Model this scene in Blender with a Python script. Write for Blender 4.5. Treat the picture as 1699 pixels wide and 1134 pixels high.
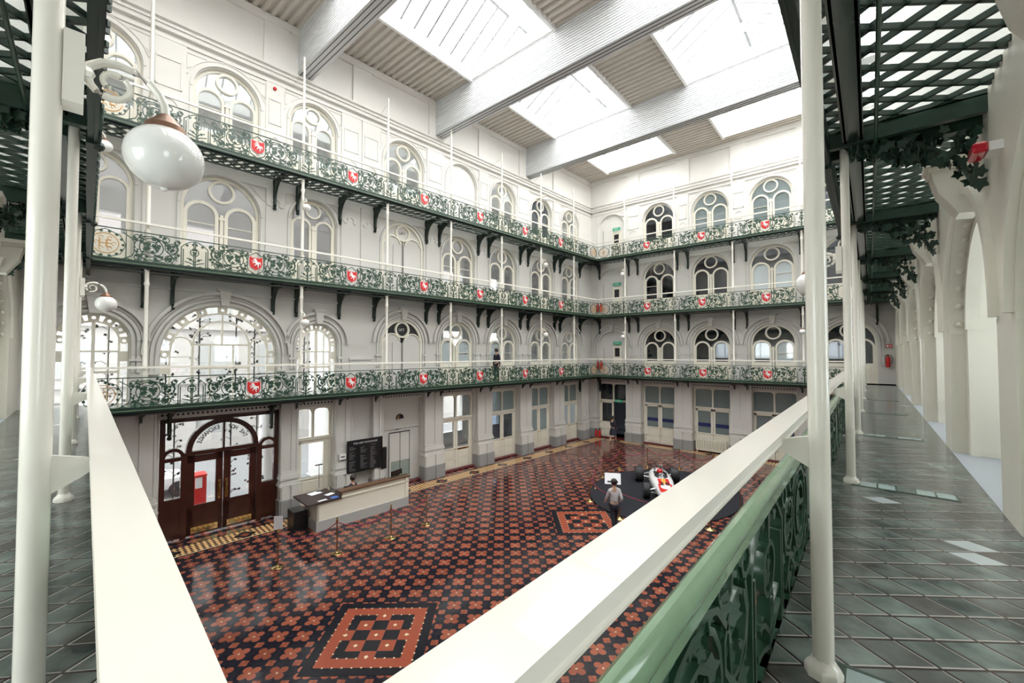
import bpy, math, random
from math import pi, sin, cos, radians as rad, sqrt, atan2
from mathutils import Matrix, Vector
for o in list(bpy.data.objects): bpy.data.objects.remove(o, do_unlink=True)
SC = bpy.context.scene
COL = SC.collection
random.seed(7)
ORD = ['first','second','third','fourth','fifth','sixth','seventh','eighth','ninth','tenth','eleventh','twelfth']

# ------------------------------------------------------------------ camera, sky, exposure
cd = bpy.data.cameras.new('camera'); cam = bpy.data.objects.new('camera', cd); COL.objects.link(cam)
cd.sensor_fit = 'HORIZONTAL'; cd.sensor_width = 36; cd.lens = 36*694.0/1699
cd.clip_start = 0.02; cd.clip_end = 300
cam.location = (0, 0, 1.5); cam.rotation_euler = (rad(90+1.575), 0, 0.7075)
SC.camera = cam
w = bpy.data.worlds.new('sky'); SC.world = w; w.use_nodes = True
bg = w.node_tree.nodes['Background']; bg.inputs[0].default_value = (1.0, 0.985, 0.96, 1); bg.inputs[1].default_value = 5.0
SC.view_settings.view_transform = 'Standard'; SC.view_settings.look = 'None'
SC.view_settings.exposure = 0.98; SC.view_settings.gamma = 1; SC.view_settings.use_curve_mapping = False

# ------------------------------------------------------------------ frames: x = right as seen from the hall, y = away from the hall
TH = 0.05805
def frame(ox, oy, rz): return Matrix.Translation((ox, oy, 0)) @ Matrix.Rotation(rz, 4, 'Z')
LEFT  = frame(-14.292, 25.849, pi/2 - TH)
BACK  = frame(-14.292, 25.849, 0)
RIGHT = frame(-0.43, 0, -pi/2)
NEAR  = frame(-0.43, 0.145, pi - 0.068)
ID = Matrix.Identity(4)
ZG, Z1, Z2, Z3, ZC = -4.515, 0.0, 4.13, 8.05, 14.05

# daylight portals in the roof openings (guide the sampling of the sky)
SKX = [(-13.6, -9.1), (-6.2, -1.7)]
SKY = [(0.85, 6.6), (7.35, 13.05), (13.75, 19.8), (20.5, 26.15)]
for (xa, xb) in SKX:
    for (ya, yb) in SKY:
        ld = bpy.data.lights.new('skylight_portal', 'AREA'); ld.shape = 'RECTANGLE'
        ld.size = xb-xa; ld.size_y = yb-ya; ld.cycles.is_portal = True
        lo = bpy.data.objects.new('skylight_portal', ld); COL.objects.link(lo); lo.location = ((xa+xb)/2, (ya+yb)/2, ZC+0.02)

for (xa, xb, ya, yb) in ((-.5, .92, .3, 27), (-16.5, .92, -1.2, .15)):
    ld = bpy.data.lights.new('rooflight_portal', 'AREA'); ld.shape = 'RECTANGLE'; ld.size = xb-xa; ld.size_y = yb-ya; ld.cycles.is_portal = True
    lo = bpy.data.objects.new('rooflight_portal', ld); COL.objects.link(lo); lo.location = ((xa+xb)/2, (ya+yb)/2, ZC+0.1)

# ------------------------------------------------------------------ materials
class N:
    """tiny expression wrapper for math nodes"""
    def __init__(s, nt, sock): s.nt = nt; s.s = sock
    def _op(s, op, b=None, c=None, rev=False):
        n = s.nt.nodes.new('ShaderNodeMath'); n.operation = op
        a = s
        if rev: a, b = b, a
        for i, q in enumerate((a, b, c)):
            if q is None: continue
            if isinstance(q, N): s.nt.links.new(q.s, n.inputs[i])
            else: n.inputs[i].default_value = q
        return N(s.nt, n.outputs[0])
    def __add__(s, b): return s._op('ADD', b)
    def __sub__(s, b): return s._op('SUBTRACT', b)
    def __rsub__(s, b): return s._op('SUBTRACT', b, rev=True)
    def __mul__(s, b): return s._op('MULTIPLY', b)
    def abs(s): return s._op('ABSOLUTE')
    def fl(s): return s._op('FLOOR')
    def fr(s): return s._op('FRACT')
    def lt(s, b): return s._op('LESS_THAN', b)
    def gt(s, b): return s._op('GREATER_THAN', b)
    def mx(s, b): return s._op('MAXIMUM', b)
    def mn(s, b): return s._op('MINIMUM', b)
    def sqrt(s): return s._op('SQRT')
def new_mat(name):
    m = bpy.data.materials.new(name); m.use_nodes = True
    return m, m.node_tree, m.node_tree.nodes['Principled BSDF']
def mat(name, col, rough=0.5, metal=0.0, var=0.0, scale=3.0, coat=0.0, bump=0.0, spec=0.5):
    m, nt, b = new_mat(name)
    b.inputs['Roughness'].default_value = rough; b.inputs['Metallic'].default_value = metal
    b.inputs['Coat Weight'].default_value = coat; b.inputs['Specular IOR Level'].default_value = spec
    b.inputs['Base Color'].default_value = (*col, 1)
    tc = nt.nodes.new('ShaderNodeTexCoord')
    nz = nt.nodes.new('ShaderNodeTexNoise'); nz.inputs['Scale'].default_value = scale; nz.inputs['Detail'].default_value = 3
    nt.links.new(tc.outputs['Object'], nz.inputs['Vector'])
    if var > 0:
        mx = nt.nodes.new('ShaderNodeMix'); mx.data_type = 'RGBA'
        mx.inputs[6].default_value = tuple(c*(1-var) for c in col)+(1,); mx.inputs[7].default_value = tuple(min(1, c*(1+var)) for c in col)+(1,)
        nt.links.new(nz.outputs[0], mx.inputs[0]); nt.links.new(mx.outputs[2], b.inputs['Base Color'])
    if bump > 0:
        bp = nt.nodes.new('ShaderNodeBump'); bp.inputs['Strength'].default_value = bump; bp.inputs['Distance'].default_value = 0.01
        nt.links.new(nz.outputs[0], bp.inputs['Height']); nt.links.new(bp.outputs[0], b.inputs['Normal'])
    return m
def glass_mat(name, tint, refl=0.12, white=0.0, wcol=(0.8, 0.85, 0.85)):
    m = bpy.data.materials.new(name); m.use_nodes = True; nt = m.node_tree; nt.nodes.clear()
    out = nt.nodes.new('ShaderNodeOutputMaterial'); tr = nt.nodes.new('ShaderNodeBsdfTransparent'); tr.inputs[0].default_value = (*tint, 1)
    gl = nt.nodes.new('ShaderNodeBsdfGlossy'); gl.inputs['Roughness'].default_value = 0.03
    lw = nt.nodes.new('ShaderNodeLayerWeight'); fr = nt.nodes.new('ShaderNodeMath'); fr.operation = 'POWER'; fr.inputs[1].default_value = 4.0; nt.links.new(lw.outputs['Facing'], fr.inputs[0])
    ad = nt.nodes.new('ShaderNodeMath'); ad.operation = 'ADD'; ad.inputs[1].default_value = refl; ad.use_clamp = True
    nt.links.new(fr.outputs[0], ad.inputs[0])
    mx = nt.nodes.new('ShaderNodeMixShader'); nt.links.new(ad.outputs[0], mx.inputs[0])
    base = tr.outputs[0]
    if white > 0:
        df = nt.nodes.new('ShaderNodeBsdfDiffuse'); df.inputs[0].default_value = (*wcol, 1)
        tl = nt.nodes.new('ShaderNodeBsdfTranslucent'); tl.inputs[0].default_value = (*wcol, 1)
        m1 = nt.nodes.new('ShaderNodeMixShader'); m1.inputs[0].default_value = 0.5
        nt.links.new(df.outputs[0], m1.inputs[1]); nt.links.new(tl.outputs[0], m1.inputs[2])
        m2 = nt.nodes.new('ShaderNodeMixShader'); m2.inputs[0].default_value = white
        nt.links.new(tr.outputs[0], m2.inputs[1]); nt.links.new(m1.outputs[0], m2.inputs[2]); base = m2.outputs[0]
    nt.links.new(base, mx.inputs[1]); nt.links.new(gl.outputs[0], mx.inputs[2]); nt.links.new(mx.outputs[0], out.inputs[0])
    return m
def rgbmix(nt, fac, a, b):
    mx = nt.nodes.new('ShaderNodeMix'); mx.data_type = 'RGBA'
    nt.links.new(fac.s if isinstance(fac, N) else fac, mx.inputs[0])
    for i, q in ((6, a), (7, b)):
        if isinstance(q, tuple): mx.inputs[i].default_value = (*q, 1)
        else: nt.links.new(q, mx.inputs[i])
    return mx.outputs[2]
def objxy(nt):
    tc = nt.nodes.new('ShaderNodeTexCoord'); sp = nt.nodes.new('ShaderNodeSeparateXYZ'); nt.links.new(tc.outputs['Object'], sp.inputs[0])
    return N(nt, sp.outputs[0]), N(nt, sp.outputs[1]), tc

M = {}
M['paint'] = mat('stone_grey_paint', (0.66, 0.645, 0.61), 0.55, var=0.04, scale=1.5)
M['paint_lit'] = mat('stone_grey_paint_lit', (0.80, 0.78, 0.74), 0.5, var=0.03, scale=1.5)  # wall paint with the brighter light of the upper walls put into its colour
M['archcream'] = mat('warm_cream_wall_paint', (0.76, 0.73, 0.64), 0.45, var=0.02)
M['plinth'] = mat('grey_plinth_paint', (0.30, 0.30, 0.30), 0.5, var=0.08)
M['cream'] = mat('cream_gloss_paint', (0.84, 0.80, 0.69), 0.3, var=0.03)
M['ivory'] = mat('ivory_rail_paint', (0.86, 0.83, 0.75), 0.22, coat=0.3, var=0.02, scale=5)
M['white'] = mat('white_paint', (0.88, 0.88, 0.87), 0.35)
M['green'] = mat('green_cast_iron', (0.02, 0.06, 0.035), 0.32, var=0.3, scale=9, coat=0.3, bump=0.1)
M['railgreen'] = mat('green_rail_paint', (0.20, 0.34, 0.20), 0.2, coat=0.6, var=0.12, scale=14, bump=0.15)
M['darkgreen'] = mat('dark_green_iron', (0.02, 0.05, 0.035), 0.38, var=0.3, scale=6, coat=0.2, bump=0.2)
M['iron'] = mat('near_black_iron', (0.010, 0.024, 0.018), 0.4, var=0.2)
M['soffit'] = mat('dark_soffit_paint', (0.022, 0.038, 0.030), 0.16, var=0.2)
M['pipe'] = mat('grey_green_pipe', (0.10, 0.12, 0.11), 0.35)
M['red'] = mat('shield_red', (0.62, 0.02, 0.02), 0.35)
M['gold'] = mat('gold_paint', (0.55, 0.30, 0.10), 0.35, metal=0.3)
M['brass'] = mat('polished_brass', (0.75, 0.55, 0.25), 0.15, metal=1)
M['copper'] = mat('bronze_cap', (0.25, 0.14, 0.09), 0.35, metal=0.6)
M['globe'] = mat('opal_glass', (0.88, 0.88, 0.85), 0.12, coat=0.5)
M['wood'] = mat('dark_mahogany', (0.052, 0.014, 0.009), 0.25, var=0.35, scale=4, coat=0.4)
M['deskwood'] = mat('brown_counter_wood', (0.13, 0.07, 0.04), 0.5, var=0.2, scale=6)
M['black'] = mat('black_paint', (0.012, 0.012, 0.014), 0.35)
M['rubber'] = mat('tyre_rubber', (0.02, 0.02, 0.022), 0.6)
M['chrome'] = mat('bright_metal', (0.8, 0.8, 0.82), 0.15, metal=1)
M['carpet'] = mat('navy_carpet', (0.006, 0.007, 0.013), 0.85, var=0.2, scale=30)
M['rope'] = mat('crimson_rope', (0.22, 0.02, 0.05), 0.7)
M['deck'] = mat('pale_steel_deck', (0.66, 0.61, 0.55), 0.5, var=0.05)
M['clad'] = mat('white_ribbed_cladding', (0.80, 0.81, 0.83), 0.35)
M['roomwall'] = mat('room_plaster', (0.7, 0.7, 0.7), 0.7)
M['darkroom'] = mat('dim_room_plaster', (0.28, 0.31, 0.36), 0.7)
M['threshold'] = mat('maroon_step', (0.12, 0.015, 0.02), 0.35)
M['skin'] = mat('skin', (0.55, 0.33, 0.24), 0.5)
M['hair'] = mat('dark_hair', (0.02, 0.014, 0.012), 0.5)
M['brick'] = mat('street_stone', (0.36, 0.34, 0.33), 0.7, var=0.15)
M['road'] = mat('pale_pavement', (0.20, 0.205, 0.215), 0.6)
M['glass'] = glass_mat('clear_glass', (0.93, 0.96, 0.96))
M['glassdark'] = glass_mat('smoked_glass', (0.40, 0.46, 0.52), 0.10)
M['glassmid'] = glass_mat('grey_tinted_glass', (0.70, 0.71, 0.72), 0.12, 0.1, (0.7, 0.7, 0.7))
M['glassblue'] = glass_mat('blind_behind_glass', (0.6, 0.7, 0.75), 0.06, 0.85, (0.42, 0.50, 0.50))
M['glasswhite'] = glass_mat('frosted_glass', (0.8, 0.9, 0.95), 0.05, 0.55, (0.82, 0.88, 0.92))
M['roofglass'] = glass_mat('roof_glass', (0.95, 0.97, 0.98), 0.0)
M['pavelight'] = glass_mat('pavement_light_glass', (0.95, 0.98, 0.96), 0.0, 0.55, (0.94, 0.98, 0.95))
M['blueband'] = mat('navy_film', (0.02, 0.03, 0.12), 0.4)
M['exitgreen'] = mat('exit_sign_green', (0.03, 0.42, 0.25), 0.4)
M['paper'] = mat('paper', (0.85, 0.86, 0.9), 0.6)
M['bluepaper'] = mat('blue_leaflet', (0.08, 0.2, 0.6), 0.5)
M['redlens'] = mat('red_lens', (0.55, 0.0, 0.02), 0.1, coat=0.6)
M['orange'] = mat('orange_yellow_paint', (0.85, 0.4, 0.08), 0.3)
M['teal'] = mat('teal_paint', (0.02, 0.25, 0.18), 0.5)
M['pipe2'] = mat('grey_glazing_bar', (.35,.36,.37), .4)
M['greyfloor'] = mat('pale_grey_recess_floor', (.36,.39,.42), .5)
M['smoke'] = glass_mat('smoked_windscreen', (0.25, 0.27, 0.3), 0.2)

def floor_mat():
    m, nt, b = new_mat('encaustic_tile_floor'); P = 0.5134
    x, y, tc = objxy(nt)
    X = x*(1/P); Y = y*(1/P)
    u = (X+0.5).fr()-0.5; v = (Y+0.5).fr()-0.5; au = u.abs(); av = v.abs()
    du = au-0.165; dv = av-0.165
    lobe = (du*du+dv*dv).lt(0.0235)
    core = au.mx(av).lt(0.19)
    small = au.mn(av).gt(0.355)
    redm = lobe.mx(core).mx(small)
    dia = (au+av).lt(0.055)
    nz = nt.nodes.new('ShaderNodeTexNoise'); nz.inputs['Scale'].default_value = 2.2; nz.inputs['Detail'].default_value = 4; nt.links.new(tc.outputs['Object'], nz.inputs['Vector'])
    wn = nt.nodes.new('ShaderNodeTexWhiteNoise'); wn.noise_dimensions = '2D'
    cmb = nt.nodes.new('ShaderNodeCombineXYZ'); nt.links.new((X+0.5).fl().s, cmb.inputs[0]); nt.links.new((Y+0.5).fl().s, cmb.inputs[1]); nt.links.new(cmb.outputs[0], wn.inputs[0])
    red = rgbmix(nt, wn.outputs[0], (0.22, 0.06, 0.035), (0.31, 0.09, 0.052))
    blk = rgbmix(nt, nz.outputs[0], (0.008, 0.009, 0.014), (0.02, 0.02, 0.03))
    c = rgbmix(nt, redm, blk, red); c = rgbmix(nt, dia, c, (0.75, 0.62, 0.4))
    g = (X*2).fr(); g2 = (Y*2).fr(); grout = g.lt(0.02).mx(g2.lt(0.02))
    c = rgbmix(nt, grout, c, (0.05, 0.035, 0.03))
    nt.links.new(c, b.inputs['Base Color'])
    n2 = nt.nodes.new('ShaderNodeTexNoise'); n2.inputs['Scale'].default_value = 6; nt.links.new(tc.outputs['Object'], n2.inputs['Vector'])
    bp = nt.nodes.new('ShaderNodeBump'); bp.inputs['Strength'].default_value = 0.12; bp.inputs['Distance'].default_value = 0.02
    nt.links.new(n2.outputs[0], bp.inputs['Height']); nt.links.new(bp.outputs[0], b.inputs['Normal'])
    b.inputs['Roughness'].default_value = 0.10
    b.inputs['Specular IOR Level'].default_value = 0.5
    return m
M['floor'] = floor_mat()
def border_mat():
    m, nt, b = new_mat('encaustic_tile_border')
    x, y, tc = objxy(nt)
    a = ((x+y)*(1/0.3)).fr().lt(0.5); c_ = ((x-y)*(1/0.3)).fr().lt(0.5)
    ck = (a-c_).abs()
    bx = (x*(1/0.6)).fr().gt(0.5)
    c = rgbmix(nt, ck, (0.05, 0.02, 0.02), (0.78, 0.50, 0.22))
    mx_ = ((x*(1/2.0)).fr()-0.5).abs()*2.0; my = (y-0.38).abs()
    med = (mx_+my).lt(0.34); c = rgbmix(nt, med, c, (0.015, 0.012, 0.015))
    med2 = (mx_+my).lt(0.14); c = rgbmix(nt, med2, c, (0.22, 0.05, 0.03))
    line = y.lt(0.06); c = rgbmix(nt, line, c, (0.015, 0.015, 0.02))
    line2 = ((y-0.085).abs()).lt(0.02); c = rgbmix(nt, line2, c, (0.75, 0.6, 0.35))
    nt.links.new(c, b.inputs['Base Color']); b.inputs['Roughness'].default_value = 0.2
    return m
M['border'] = border_mat()
def gallery_mat():
    # diamond pavement lights: grey green glass lozenges in an iron grid
    m, nt, b = new_mat('diamond_pavement_floor')
    x, y, tc = objxy(nt)
    s = 0.205
    # lozenge axes at +-52 degrees from the gallery's length (object y)
    A = (x*cos(rad(52))-y*sin(rad(52)))*(1/s); B = (x*cos(rad(52))+y*sin(rad(52)))*(1/s)
    fa = A.fr(); fb = B.fr()
    ln = fa.mn(1-fa).mn(fb.mn(1-fb))
    line = ln.lt(0.035); lite = (fa.lt(0.085)).mx(fb.lt(0.06))
    wn = nt.nodes.new('ShaderNodeTexWhiteNoise'); wn.noise_dimensions = '2D'
    cmb = nt.nodes.new('ShaderNodeCombineXYZ'); nt.links.new(A.fl().s, cmb.inputs[0]); nt.links.new(B.fl().s, cmb.inputs[1]); nt.links.new(cmb.outputs[0], wn.inputs[0])
    nz = nt.nodes.new('ShaderNodeTexNoise'); nz.inputs['Scale'].default_value = 7; nz.inputs['Detail'].default_value = 6; nt.links.new(tc.outputs['Object'], nz.inputs['Vector'])
    nz.inputs['Scale'].default_value = 3.2
    rmp = nt.nodes.new('ShaderNodeValToRGB'); rmp.color_ramp.elements[0].position = .32; rmp.color_ramp.elements[1].position = .68; nt.links.new(nz.outputs[0], rmp.inputs[0])
    c1 = rgbmix(nt, rmp.outputs[0], (0.025, 0.04, 0.04), (0.20, 0.25, 0.225))
    c2 = rgbmix(nt, rmp.outputs[0], (0.06, 0.05, 0.045), (0.13, 0.145, 0.14))
    c = rgbmix(nt, wn.outputs[0], c1, c2)
    pale = N(nt, wn.outputs[0]).gt(0.988); c = rgbmix(nt, pale, c, (0.42, 0.47, 0.48))
    c = rgbmix(nt, lite, c, (0.36, 0.36, 0.33)); c = rgbmix(nt, line, c, (0.035, 0.022, 0.022))
    nt.links.new(c, b.inputs['Base Color'])
    b.inputs['Roughness'].default_value = 0.2
    bp = nt.nodes.new('ShaderNodeBump'); bp.inputs['Strength'].default_value = 0.35; bp.inputs['Distance'].default_value = 0.01
    h = N(nt, nz.outputs[0])*0.4-line*0.6
    nt.links.new(h.s, bp.inputs['Height']); nt.links.new(bp.outputs[0], b.inputs['Normal'])
    return m
M['gallery'] = gallery_mat()

# ------------------------------------------------------------------ mesh builder
class MB:
    def __init__(s): s.v = []; s.f = []; s.m = []
    def add(s, vs, fs, mi=0):
        o = len(s.v); s.v += [tuple(v) for v in vs]; s.f += [tuple(o+i for i in f) for f in fs]; s.m += [mi]*len(fs)
    def mb(s, o, T, mi=None):
        k = len(s.v); s.v += [tuple(T @ Vector(v)) for v in o.v]; s.f += [tuple(k+i for i in f) for f in o.f]; s.m += (o.m if mi is None else [mi]*len(o.f))
    def box(s, x0, x1, y0, y1, z0, z1, mi=0):
        s.add([(x0,y0,z0),(x1,y0,z0),(x1,y1,z0),(x0,y1,z0),(x0,y0,z1),(x1,y0,z1),(x1,y1,z1),(x0,y1,z1)],
              [(0,3,2,1),(4,5,6,7),(0,1,5,4),(1,2,6,5),(2,3,7,6),(3,0,4,7)], mi)
    def quad(s, a, b, c, d, mi=0): s.add([a,b,c,d], [(0,1,2,3)], mi)
    def prism(s, poly, y0, y1, mi=0, ax='y'):
        n = len(poly)
        if ax == 'y': V = [(p[0],y0,p[1]) for p in poly]+[(p[0],y1,p[1]) for p in poly]
        elif ax == 'x': V = [(y0,p[0],p[1]) for p in poly]+[(y1,p[0],p[1]) for p in poly]
        else: V = [(p[0],p[1],y0) for p in poly]+[(p[0],p[1],y1) for p in poly]
        s.add(V, [tuple(range(n)), tuple(range(2*n-1, n-1, -1))]+[(i,(i+1)%n,n+(i+1)%n,n+i) for i in range(n)], mi)
    def tube(s, pts, r, n=6, mi=0, closed=False, r1=None, flat=1.0):
        P = [Vector(p) for p in pts]; k = len(P); rings = []
        for i in range(k):
            if closed: t = P[(i+1)%k]-P[i-1]
            else: t = P[min(i+1,k-1)]-P[max(i-1,0)]
            t.normalize()
            a = Vector((0,1,0)) if abs(t.y) < 0.9 else Vector((0,0,1))
            u = t.cross(a).normalized(); w_ = t.cross(u).normalized()
            rr = r if r1 is None else r+(r1-r)*i/(k-1)
            rings.append([P[i]+u*rr*cos(2*pi*j/n+pi/n)+w_*rr*flat*sin(2*pi*j/n+pi/n) for j in range(n)])
        V = [tuple(v) for R_ in rings for v in R_]; F = []
        for i in range(k if closed else k-1):
            a = i*n; b = ((i+1)%k)*n
            for j in range(n): F.append((a+j, a+(j+1)%n, b+(j+1)%n, b+j))
        if not closed: F += [tuple(range(n-1,-1,-1)), tuple((k-1)*n+j for j in range(n))]
        s.add(V, F, mi)
    def lathe(s, prof, n=16, c=(0,0,0), mi=0, sx=1, sy=1):
        V = []; F = []
        for (r, z) in prof:
            for j in range(n): V.append((c[0]+r*sx*cos(2*pi*j/n), c[1]+r*sy*sin(2*pi*j/n), c[2]+z))
        for i in range(len(prof)-1):
            for j in range(n): F.append((i*n+j, i*n+(j+1)%n, (i+1)*n+(j+1)%n, (i+1)*n+j))
        F += [tuple(range(n-1,-1,-1)), tuple((len(prof)-1)*n+j for j in range(n))]
        s.add(V, F, mi)
    def sphere(s, c, r, n=12, mi=0, sc=(1,1,1)):
        m_ = n//2
        s2 = MB(); s2.lathe([(max(1e-4, sin(pi*i/m_)), -cos(pi*i/m_)) for i in range(m_+1)], n)
        s.mb(s2, Matrix.Translation(c) @ Matrix.Diagonal((r*sc[0], r*sc[1], r*sc[2], 1)), mi)
    def ring(s, cx, cz, r0, r1, y0, y1, a0=0, a1=2*pi, n=24, mi=0):
        V = []; full = abs(a1-a0-2*pi) < 1e-6
        k = n if full else n+1
        for i in range(k):
            a = a0+(a1-a0)*i/n; c_, s_ = cos(a), sin(a)
            V += [(cx+r0*c_,y0,cz+r0*s_),(cx+r1*c_,y0,cz+r1*s_),(cx+r1*c_,y1,cz+r1*s_),(cx+r0*c_,y1,cz+r0*s_)]
        F = []
        for i in range(n):
            a = 4*i; b = 4*((i+1)%k)
            for j in range(4): F.append((a+j, a+(j+1)%4, b+(j+1)%4, b+j))
        if not full: F += [(0,1,2,3), (4*n+3,4*n+2,4*n+1,4*n)]
        s.add(V, F, mi)
    def mesh(s, name, mats, smooth=True):
        me = bpy.data.meshes.new(name); me.from_pydata(s.v, [], s.f)
        for m_ in mats: me.materials.append(M[m_] if isinstance(m_, str) else m_)
        if len(mats) > 1: me.polygons.foreach_set('material_index', s.m)
        if smooth:
            me.polygons.foreach_set('use_smooth', [True]*len(s.f))
            me.update(); me.set_sharp_from_angle(angle=rad(32))
        me.update(); return me
def link(name, me, parent=None, Mx=None):
    o = bpy.data.objects.new(name, me); COL.objects.link(o)
    if parent is not None: o.parent = parent
    if Mx is not None:
        if parent is not None: o.matrix_local = Mx
        else: o.matrix_world = Mx
    return o
def part(name, mb, mats, parent, Mx=None, smooth=True, label=None):
    o = link(name, mb.mesh(name, mats, smooth) if isinstance(mb, MB) else mb, parent, Mx)
    if label: o['label'] = label
    return o
def T(x, y, z): return Matrix.Translation((x, y, z))
def thing(name, label, cat, Mx=ID, group=None):
    o = bpy.data.objects.new(name, None); o.empty_display_size = 0.2; COL.objects.link(o); o.matrix_world = Mx
    o['label'] = label; o['category'] = cat
    if group: o['group'] = group
    return o
def solo(name, mb, mats, label, cat, Mx=ID, group=None, kind=None, smooth=True):
    o = link(name, mb.mesh(name, mats, smooth), None, Mx); o['label'] = label; o['category'] = cat
    if group: o['group'] = group
    if kind: o['kind'] = kind
    return o
def struct(name, mb, mats, label, Mx=ID, smooth=True):
    o = link(name, mb.mesh(name, mats, smooth) if isinstance(mb, MB) else mb, None, Mx); o['kind'] = 'structure'; o['label'] = label; o['category'] = name.split('_')[0]
    return o
def clone(root, Mx, label, group=None):
    r = root.copy(); COL.objects.link(r); r.matrix_world = Mx; r['label'] = label
    if group: r['group'] = group
    for ch in root.children:
        c = ch.copy(); COL.objects.link(c); c.parent = r
        for g in ch.children:
            d = g.copy(); COL.objects.link(d); d.parent = c
    return r
_gl = {}
def glyph(ch, bold=False):
    ky = (ch, bold)
    if ky in _gl: return _gl[ky]
    cu = bpy.data.curves.new('t', 'FONT'); cu.body = ch; cu.size = 1; cu.extrude = 0.02; cu.align_x = 'CENTER'; cu.resolution_u = 3
    if bold: cu.offset = 0.025
    ob = bpy.data.objects.new('t', cu); COL.objects.link(ob); bpy.context.view_layer.update()
    dg = bpy.context.evaluated_depsgraph_get(); me = bpy.data.meshes.new_from_object(ob.evaluated_get(dg))
    g = MB(); g.v = [tuple(v.co) for v in me.vertices]; g.f = [tuple(p.vertices) for p in me.polygons]; g.m = [0]*len(g.f)
    wd = (max([v[0] for v in g.v])-min([v[0] for v in g.v])) if g.v else 0.3
    bpy.data.objects.remove(ob, do_unlink=True); _gl[ky] = (g, wd); return _gl[ky]
UP = Matrix.Rotation(pi/2, 4, 'X')   # text lies in xy -> stands in xz, facing -y
def text(mb, s, x, z, size, y=0.0, mi=0, mirror=False, bold=False, sp=0.12):
    ws = [0.35 if c == ' ' else glyph(c, bold)[1]+sp for c in s]; tot = sum(ws)*size; cx = -tot/2
    for c, wd in zip(s, ws):
        if c != ' ':
            xx = cx+wd*size/2
            mb.mb(glyph(c, bold)[0], T(x+(-xx if mirror else xx), y, z) @ Matrix.Diagonal((-size if mirror else size, size, size, 1)) @ UP, mi)
        cx += wd*size

# ------------------------------------------------------------------ ground floor
fz = rad(45)-0.05819
Fl = Matrix.Translation((-8.0949*1.2436, 2.082*1.2436, ZG)) @ Matrix.Rotation(fz, 4, 'Z')
mb = MB()
corners = [Fl.inverted() @ Vector((x, y, ZG)) for x, y in ((-18.5, -2.5), (2.5, -2.5), (2.5, 29), (-17.5, 29))]
mb.add([(c.x, c.y, 0) for c in corners]+[(c.x, c.y, -0.2) for c in corners], [(0,1,2,3),(7,6,5,4),(0,4,5,1),(1,5,6,2),(2,6,7,3),(3,7,4,0)])
fl = struct('floor', mb, ['floor'], 'glossy red and black encaustic tile floor of the hall', Fl, smooth=False)
# two square tile medallions set in the floor
P = 0.5134
def medallion(cx, cy, px_, py_):
    d = MB(); cu = [0,.8,1.8,2.6,3.9,5.2,6.5,7.3,8.3,9.1]; a = 4.4*P/9.1; cu = [(q-4.55)*a for q in cu]
    for i in range(9):
        for j in range(9):
            r = min(i, j, 8-i, 8-j)
            if r == 0: k = 0
            elif r == 1: k = 1
            elif r == 2: k = 1 if (i == 4 or j == 4) else 0
            else: k = 1 if (i+j) % 2 == 0 else 0
            d.box(cu[i], cu[i+1], cu[j], cu[j+1], -0.01, 0.004, k)
    for e in (cu[1], cu[2], cu[7], cu[8]):
        for q in range(-5, 6):
            lim = 3.75*a if e in (cu[1], cu[8]) else 2.75*a
            if abs(q*.75*a) > lim: continue
            for (x0, y0) in ((e, q*.75*a), (q*.75*a, e)): d.box(x0-0.016, x0+0.016, y0-0.016, y0+0.016, 0, 0.006, 2)
    for (x0, y0) in ((0,0),(1.3,1.3),(-1.3,1.3),(1.3,-1.3),(-1.3,-1.3),(0,2.6),(2.6,0),(-2.6,0),(0,-2.6)):
        d.prism([(x0*a+0.045,y0*a),(x0*a,y0*a+0.045),(x0*a-0.045,y0*a),(x0*a,y0*a-0.045)], 0, 0.0065, 2, 'z')
    o = link('tile_medallion', d.mesh('tile_medallion', ['tb', 'tr', 'tc'], False), fl, T(px_, py_, 0)); o['kind'] = 'structure'
M['tb'] = mat('black_tile', (0.01, 0.011, 0.016), 0.18); M['tr'] = mat('terracotta_tile', (0.30, 0.07, 0.038), 0.18, var=0.1); M['tc'] = mat('cream_tile', (0.75, 0.62, 0.4), 0.2)
for t, off in ((20.42, -7.47), (12.35, -7.3)):
    q = Fl.inverted() @ (LEFT @ Vector((-t, off, ZG))); medallion(0, 0, round(q.x/P*2)/2*P, round(q.y/P*2)/2*P)
# border strips along two walls
mb = MB(); mb.box(-26.5, 0.9, 0, 0.80, -0.02, 0.006)
o = link('tile_border', mb.mesh('tile_border', ['border'], False), fl, Fl.inverted() @ LEFT @ T(0, -0.08, ZG)); o['kind'] = 'structure'
mb = MB(); mb.box(0.3, 14.5, 0, 0.80, -0.02, 0.006)
o = link('tile_border', mb.mesh('tile_border', ['border'], False), fl, Fl.inverted() @ BACK @ T(0, 0.3, ZG)); o['kind'] = 'structure'

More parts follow.
